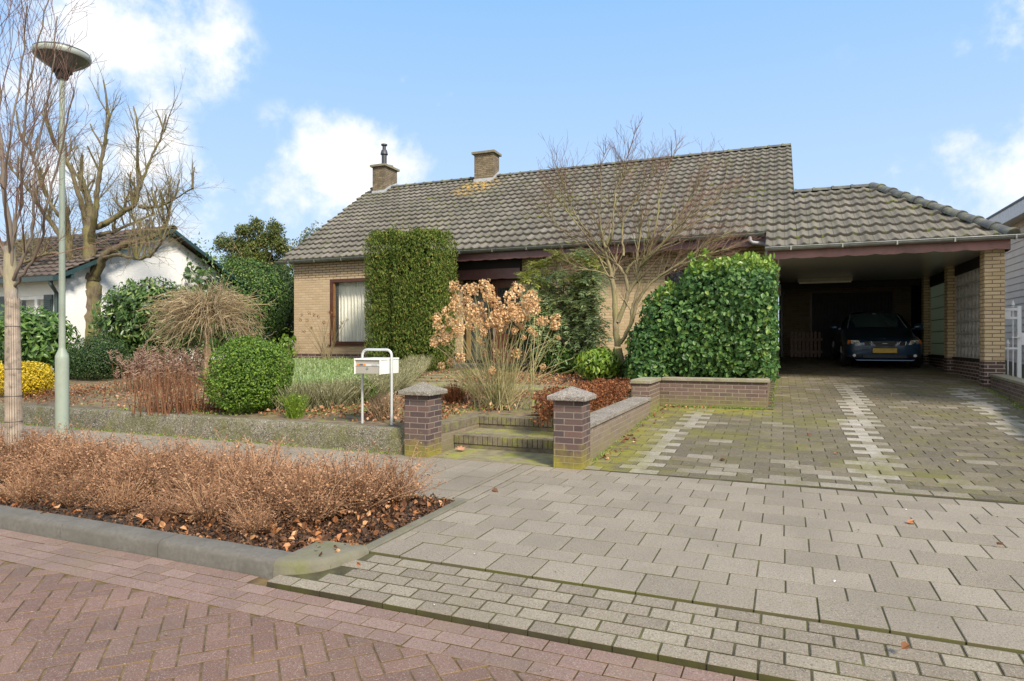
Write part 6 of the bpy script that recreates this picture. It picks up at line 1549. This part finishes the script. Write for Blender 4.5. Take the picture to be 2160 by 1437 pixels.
# grit, small leaves and pebbles lying on the paving; weeds along the walls
def grit():
    g = np.random.default_rng(77); v = Veg(); n = 240
    P = np.stack([g.uniform(-6,5,n), g.uniform(1.2,6.0,n), np.zeros(n)],1)
    P = P[~((P[:,0]<-2.2)&(P[:,1]>2.7)&(P[:,1]<4.6))]
    P[:,2] = np.where(P[:,1] < 2.75, RZ+.006, np.where(P[:,1] < 3.3, -.035, .003))
    v.leaves(P, np.tile([0,0,1.0],(len(P),1)), .012, aspect=.9, seed=78, spread=.5, fold=.6)
    return tag(v.build("grit", leafmat("grit_bits", [(0,(.05,.045,.04)),(.5,(.25,.2,.15)),(1,(.75,.72,.68))], .8, 0)), "tiny pebbles and bits scattered over the paving", "grit", kind='stuff')
grit()
def weeds():
    g = np.random.default_rng(79); v = Veg(); P = []
    def line(x0,y0,x1,y1,n,zf,sp=.03):
        for k in range(n):
            t = g.random(); x = x0+(x1-x0)*t+g.normal(0,sp); y = y0+(y1-y0)*t+g.normal(0,sp); P.append((x,y,zf(x,y)))
    dzf = lambda x,y: .045*max(0,y-6.77)+.004
    line(-1.78,6.5,-1.78,10.6,90,dzf,.02); line(-1.7,10.83,-.2,10.83,260,dzf,.03); line(3.6,14.6,3.25,10.5,150,dzf,.04); line(-.1,11,-.02,15.8,90,dzf,.02); line(-11,6.2,-3.9,6.12,320,lambda x,y:.002,.015)
    P = np.array(P); P = np.repeat(P, 3, 0)+g.normal(0,.008,(len(P)*3,3))*np.array([1,1,.2])
    v.leaves(P, g.normal(0,1,P.shape)*np.array([1,1,.4]), .028, aspect=.3, seed=80, spread=.4, up=np.array([0,0,1.2]))
    return tag(v.build("weeds", LM['rhodo_light']), "small weeds and moss tufts growing along the foot of the walls", "weeds", kind='stuff')
weeds()
def drive_leaves():
    g = np.random.default_rng(81); v = Veg()
    P = np.concatenate([np.stack([g.uniform(-1.75,-1.6,40), g.uniform(6.6,10.7,40)],1), np.stack([g.uniform(-1.7,-.9,24), g.uniform(10.6,10.8,24)],1), np.stack([g.uniform(-1,3.4,16), g.uniform(6.5,14,16)],1), np.stack([g.uniform(-5,4,14), g.uniform(3,6,14)],1)])
    P = np.concatenate([P, (.045*np.maximum(0,P[:,1:2]-6.77)+.012)],1); P = P[~((P[:,0]<-2.2)&(P[:,1]<4.6))]
    v.leaves(P, np.tile([0,0,1.0],(len(P),1)), .05, aspect=.75, seed=82, spread=.6, fold=.5, curl=.25)
    return tag(v.build("stray_leaves", LM['litter']), "stray dead leaves lying on the driveway and paving", "dead leaves", kind='stuff')
drive_leaves()

# ------------------------------------------------------------------ the car
def car():
    z0 = dz(19.2); yc = 18.42; xc = 2.42
    o = empty("parked_car", (xc, yc, z0)); o.rotation_euler = (math.atan(.045), 0, 0)
    def paint():
        m, nt, b, _ = newmat("dark_blue_paint"); b.inputs["Base Color"].default_value = (.009,.045,.10,1); b.inputs["Metallic"].default_value = .35; b.inputs["Roughness"].default_value = .28
        b.inputs["Coat Weight"].default_value = 1; b.inputs["Coat Roughness"].default_value = .03; return m
    body_m = paint(); blk = plain("black_plastic", (.012,.012,.013), .5); chrome = plain("chrome", (.6,.6,.6), .15, metal=1, var=0)
    gl, nt, b, _ = newmat("car_glass"); b.inputs["Base Color"].default_value = (.05,.10,.10,1); b.inputs["Roughness"].default_value = .08; b.inputs["Coat Weight"].default_value = 1
    # stations: y, then half-profile points (x,z) from sill to roof centre
    S = [(-.02,[(.55,.24),(.62,.34),(.66,.46),(.66,.58),(.63,.645),(.50,.67),(.25,.685),(0,.69)]),
         (.05,[(.68,.21),(.76,.32),(.79,.46),(.785,.60),(.74,.68),(.56,.715),(.28,.735),(0,.74)]),
         (.22,[(.80,.19),(.845,.32),(.865,.46),(.862,.62),(.82,.72),(.62,.765),(.30,.79),(0,.795)]),
         (.60,[(.84,.18),(.872,.32),(.885,.48),(.882,.66),(.845,.775),(.66,.835),(.32,.865),(0,.87)]),
         (1.05,[(.85,.18),(.878,.32),(.892,.50),(.888,.70),(.855,.83),(.69,.895),(.34,.925),(0,.93)]),
         (1.32,[(.85,.18),(.878,.32),(.892,.50),(.888,.72),(.86,.87),(.72,.945),(.36,.975),(0,.98)]),
         (1.62,[(.85,.18),(.878,.32),(.892,.50),(.888,.73),(.855,.91),(.705,1.10),(.40,1.135),(0,1.15)]),
         (2.10,[(.85,.18),(.878,.32),(.892,.50),(.888,.74),(.85,.93),(.635,1.32),(.36,1.365),(0,1.38)]),
         (2.55,[(.85,.18),(.878,.32),(.892,.50),(.888,.75),(.85,.95),(.615,1.38),(.35,1.425),(0,1.44)]),
         (3.20,[(.85,.18),(.878,.32),(.892,.50),(.888,.76),(.85,.96),(.615,1.36),(.35,1.41),(0,1.42)]),
         (3.75,[(.85,.18),(.878,.32),(.890,.50),(.885,.77),(.84,.97),(.64,1.19),(.36,1.24),(0,1.25)]),
         (4.15,[(.84,.19),(.87,.32),(.88,.50),(.87,.77),(.82,.95),(.66,1.02),(.35,1.05),(0,1.06)]),
         (4.55,[(.76,.24),(.80,.34),(.82,.50),(.81,.76),(.74,.92),(.60,.97),(.3,.99),(0,.99)]),
         (4.62,[(.66,.30),(.70,.38),(.72,.50),(.71,.72),(.66,.84),(.50,.88),(.25,.89),(0,.89)])]
    V = []; np_ = len(S[0][1])
    for y, pr in S:
        row = [(x, y, z) for x, z in pr]; V += row + [(-x, y, z) for x, _, z in row[-2::-1]]
    w = 2*np_-1; Fs = [(i*w+j, i*w+j+1, (i+1)*w+j+1, (i+1)*w+j) for i in range(len(S)-1) for j in range(w-1)]
    Fs.append(tuple(range(w))[::-1]); Fs.append(tuple(range((len(S)-1)*w, len(S)*w)))
    Fs += [((i)*w, (i+1)*w, (i+1)*w+w-1, i*w+w-1) for i in range(len(S)-1)]
    me = bpy.data.meshes.new("body"); me.from_pydata(V, [], [f[::-1] for f in Fs]); me.update()
    bo = link("body", me, o, body_m, True); ss = bo.modifiers.new("s", 'SUBSURF'); ss.levels = 3; ss.render_levels = 3
    def prof(y, j):                              # point j of the half profile at y
        for (a, pa), (b_, pb) in zip(S, S[1:]):
            if a <= y <= b_: t = (y-a)/(b_-a); return np.array([pa[j][0]*(1-t)+pb[j][0]*t, y, pa[j][1]*(1-t)+pb[j][1]*t])
    # windscreen
    m = MB(); rows = 8; vs = []
    for i in range(rows+1):
        t = i/rows; y = 1.34+t*(2.03-1.34); zc_ = .995+t*(1.362-.995); xw = .68+t*(.56-.68)
        for j in range(11):
            s_ = -1+2*j/10; vs.append((s_*xw, y-.0+.12*s_*s_*1.0-.035, zc_-.045*s_*s_+.022))
    m.add(vs, [(i*11+j, i*11+j+1, (i+1)*11+j+1, (i+1)*11+j) for i in range(rows) for j in range(10)]); ws = m.build("windscreen", gl, o, smooth=True)
    trim = plain("pillar_trim", (.42,.45,.46), .3, metal=.3)
    lft = MB().tube([(-(.695-.125*t_), 1.42+t_*.71, .99+t_*.35) for t_ in np.linspace(0,1,6)], .013, 6); lft.build("windscreen_edge", trim, ws)
    MB().tube([((.695-.125*t_), 1.42+t_*.71, .99+t_*.35) for t_ in np.linspace(0,1,6)], .013, 6).build("windscreen_edge", trim, ws)
    for x_ in (-.52, .02): MB().tube([(x_,1.30,1.0),(x_+.5,1.33,1.03)], .008, 5).build("wiper", blk, ws)
    MB().lathe((0.0,1.97,1.33), [(.01,-.05),(.045,-.04),(.045,.04),(.01,.05)], 10, 'X').build("rear_view_mirror", trim, ws)
    for sg in (-1, 1):
        m = MB(); p = [(sg*.878,1.62,.93),(sg*.672,2.12,1.30),(sg*.64,2.55,1.355),(sg*.65,3.2,1.335),(sg*.76,3.7,1.10),(sg*.872,3.75,.985),(sg*.882,2.5,.965)]
        m.add(p, [(0,1,2,6),(2,3,5,6),(3,4,5)]); m.build("side_window", gl, o)
    # grille, three openings, and chrome bars
    m = MB(); m.prism([(-.30,-.045,.685),(.30,-.045,.685),(.20,-.055,.575),(-.20,-.055,.575)], (0,.05,0)); gr = m.build("grille", blk, o)
    for sg in (-1, 1): MB().prism([(sg*.345,-.035,.68),(sg*.455,-.02,.68),(sg*.44,-.03,.60),(sg*.30,-.045,.59)], (0,.05,0)).build("side_grille", blk, o)
    def loop(ps, r=.007): m.tube(ps+[ps[0]], r, 6)
    m = MB(); loop([(-.305,-.05,.69),(.305,-.05,.69),(.20,-.06,.57),(-.20,-.06,.57)], .009); m.tube([(-.25,-.062,.635),(.25,-.062,.635)], .007, 6); m.obox((0,-.066,.637), (.05,0,0),(0,.004,0),(0,0,.006))
    for sg in (-1, 1): loop([(sg*.335,-.04,.687),(sg*.462,-.022,.687),(sg*.447,-.032,.595),(sg*.295,-.05,.583)], .005)
    m.build("grille_trim", chrome, gr)
    MB().lathe((0,.03,.752), [(.032,-.004),(.032,.004),(.012,.007)], 16).build("badge", chrome, o)
    # headlights
    lens, nt, b, _ = newmat("headlight_lens"); n = N(nt); b.inputs["Base Color"].default_value = (.92,.90,.84,1); b.inputs["Roughness"].default_value = .12; b.inputs["Coat Weight"].default_value = 1
    amb = plain("amber_lens", (.75,.22,.04), .2, var=.05)
    for sg in (-1, 1):
        m = MB(); a_ = [(sg*.505,-.028,.600),(sg*.74,.055,.612),(sg*.735,.075,.715),(sg*.57,.0,.712)]
        m.prism(a_, (0,.06,0)); h = m.build("headlight", lens, o, bevel=.006)
        for (x, y, r) in ((.70,.036,.040),(.605,.002,.034)): MB().lathe((sg*x, y, .658), [(r,-.012),(r,.01),(r*.55,.012)], 16, 'Y').build("reflector", plain("reflector_grey", (.22,.22,.21), .2, metal=.8), h)
        m = MB(); m.prism([(sg*.745,.052,.605),(sg*.815,.12,.612),(sg*.805,.14,.712),(sg*.742,.075,.715)], (0,.06,0)); m.build("turn_signal", amb, o, bevel=.006)
        m = MB(); m.prism([(sg*.50,-.03,.29),(sg*.76,.06,.30),(sg*.77,.07,.375),(sg*.50,-.028,.362)], (0,.04,0)); m.build("lower_intake", blk, o)
        MB().lathe((sg*.66,.02,.335), [(.036,-.012),(.036,.01),(.02,.014)], 14, 'Y').build("fog_lamp", lens, o)
        # mirror
        m = MB(); m.lathe((sg*1.0,1.62,1.0), [(.02,-.11),(.07,-.10),(.095,-.02),(.095,.05),(.07,.09),(.01,.10)], 16, 'X'); mi = m.build("mirror", body_m, o, smooth=True)
        mi.scale = (1,1,1); m = MB(); m.obox((sg*.90,1.64,.955), (.06,0,.01), (0,.03,0), (0,0,.018)); m.build("mirror_arm", body_m, mi)
        for wy in (.86, 3.56):
            wr = .315; m = MB(); m.lathe((sg*.79,wy,wr), [(.20,-.10),(wr-.02,-.10),(wr,-.07),(wr,.07),(wr-.02,.10),(.20,.10)], 30, 'X'); t = m.build("wheel", plain("tyre", (.015,.015,.016), .8), o, smooth=True)
            r_ = MB(); r_.lathe((sg*.80,wy,wr), [(.205,-.10),(.215,.09),(.195,.095),(.18,.07)] if sg > 0 else [(.18,-.07),(.195,-.095),(.215,-.09),(.205,.10)], 30, 'X')
            for k in range(5):
                a = 2*math.pi*k/5+.3; r_.obox((sg*.895, wy+math.cos(a)*.10, wr+math.sin(a)*.10), (.012,0,0), (0,math.cos(a)*.10,math.sin(a)*.10), (0,-math.sin(a)*.025,math.cos(a)*.025))
            r_.build("rim", plain("alloy", (.35,.36,.37), .3, metal=.8), t)
            MB().lathe((sg*.865,wy,wr+.015), [(wr+.045,-.02),(wr+.045,.022)], 30, 'X').build("wheel_arch", blk, o)
    # bumper intake, plate
    MB().prism([(-.48,-.052,.28),(.48,-.052,.28),(.46,-.05,.355),(-.46,-.05,.355)], (0,.06,0)).build("lower_intake", blk, o)
    m = MB(); m.prism([(-.62,-.07,.20),(.62,-.07,.20),(.66,-.06,.245),(-.66,-.06,.245)], (0,.3,0)); m.build("front_lip", body_m, o, bevel=.015)
    MB().box(-.262,.262,-.078,-.060,.405,.520).build("number_plate", plain("yellow_plate", (.62,.40,.06), .5, var=.15, nscale=20), o, bevel=.004)
    MB().box(-.275,.275,-.072,-.045,.395,.53).build("plate_holder", blk, o)
    MB().box(-.50,-.33,-.058,-.045,.48,.50).build("bumper_vent", blk, o)
    return tag(o, "dark blue estate car with amber indicators and yellow plate parked under the carport", "car")
car()
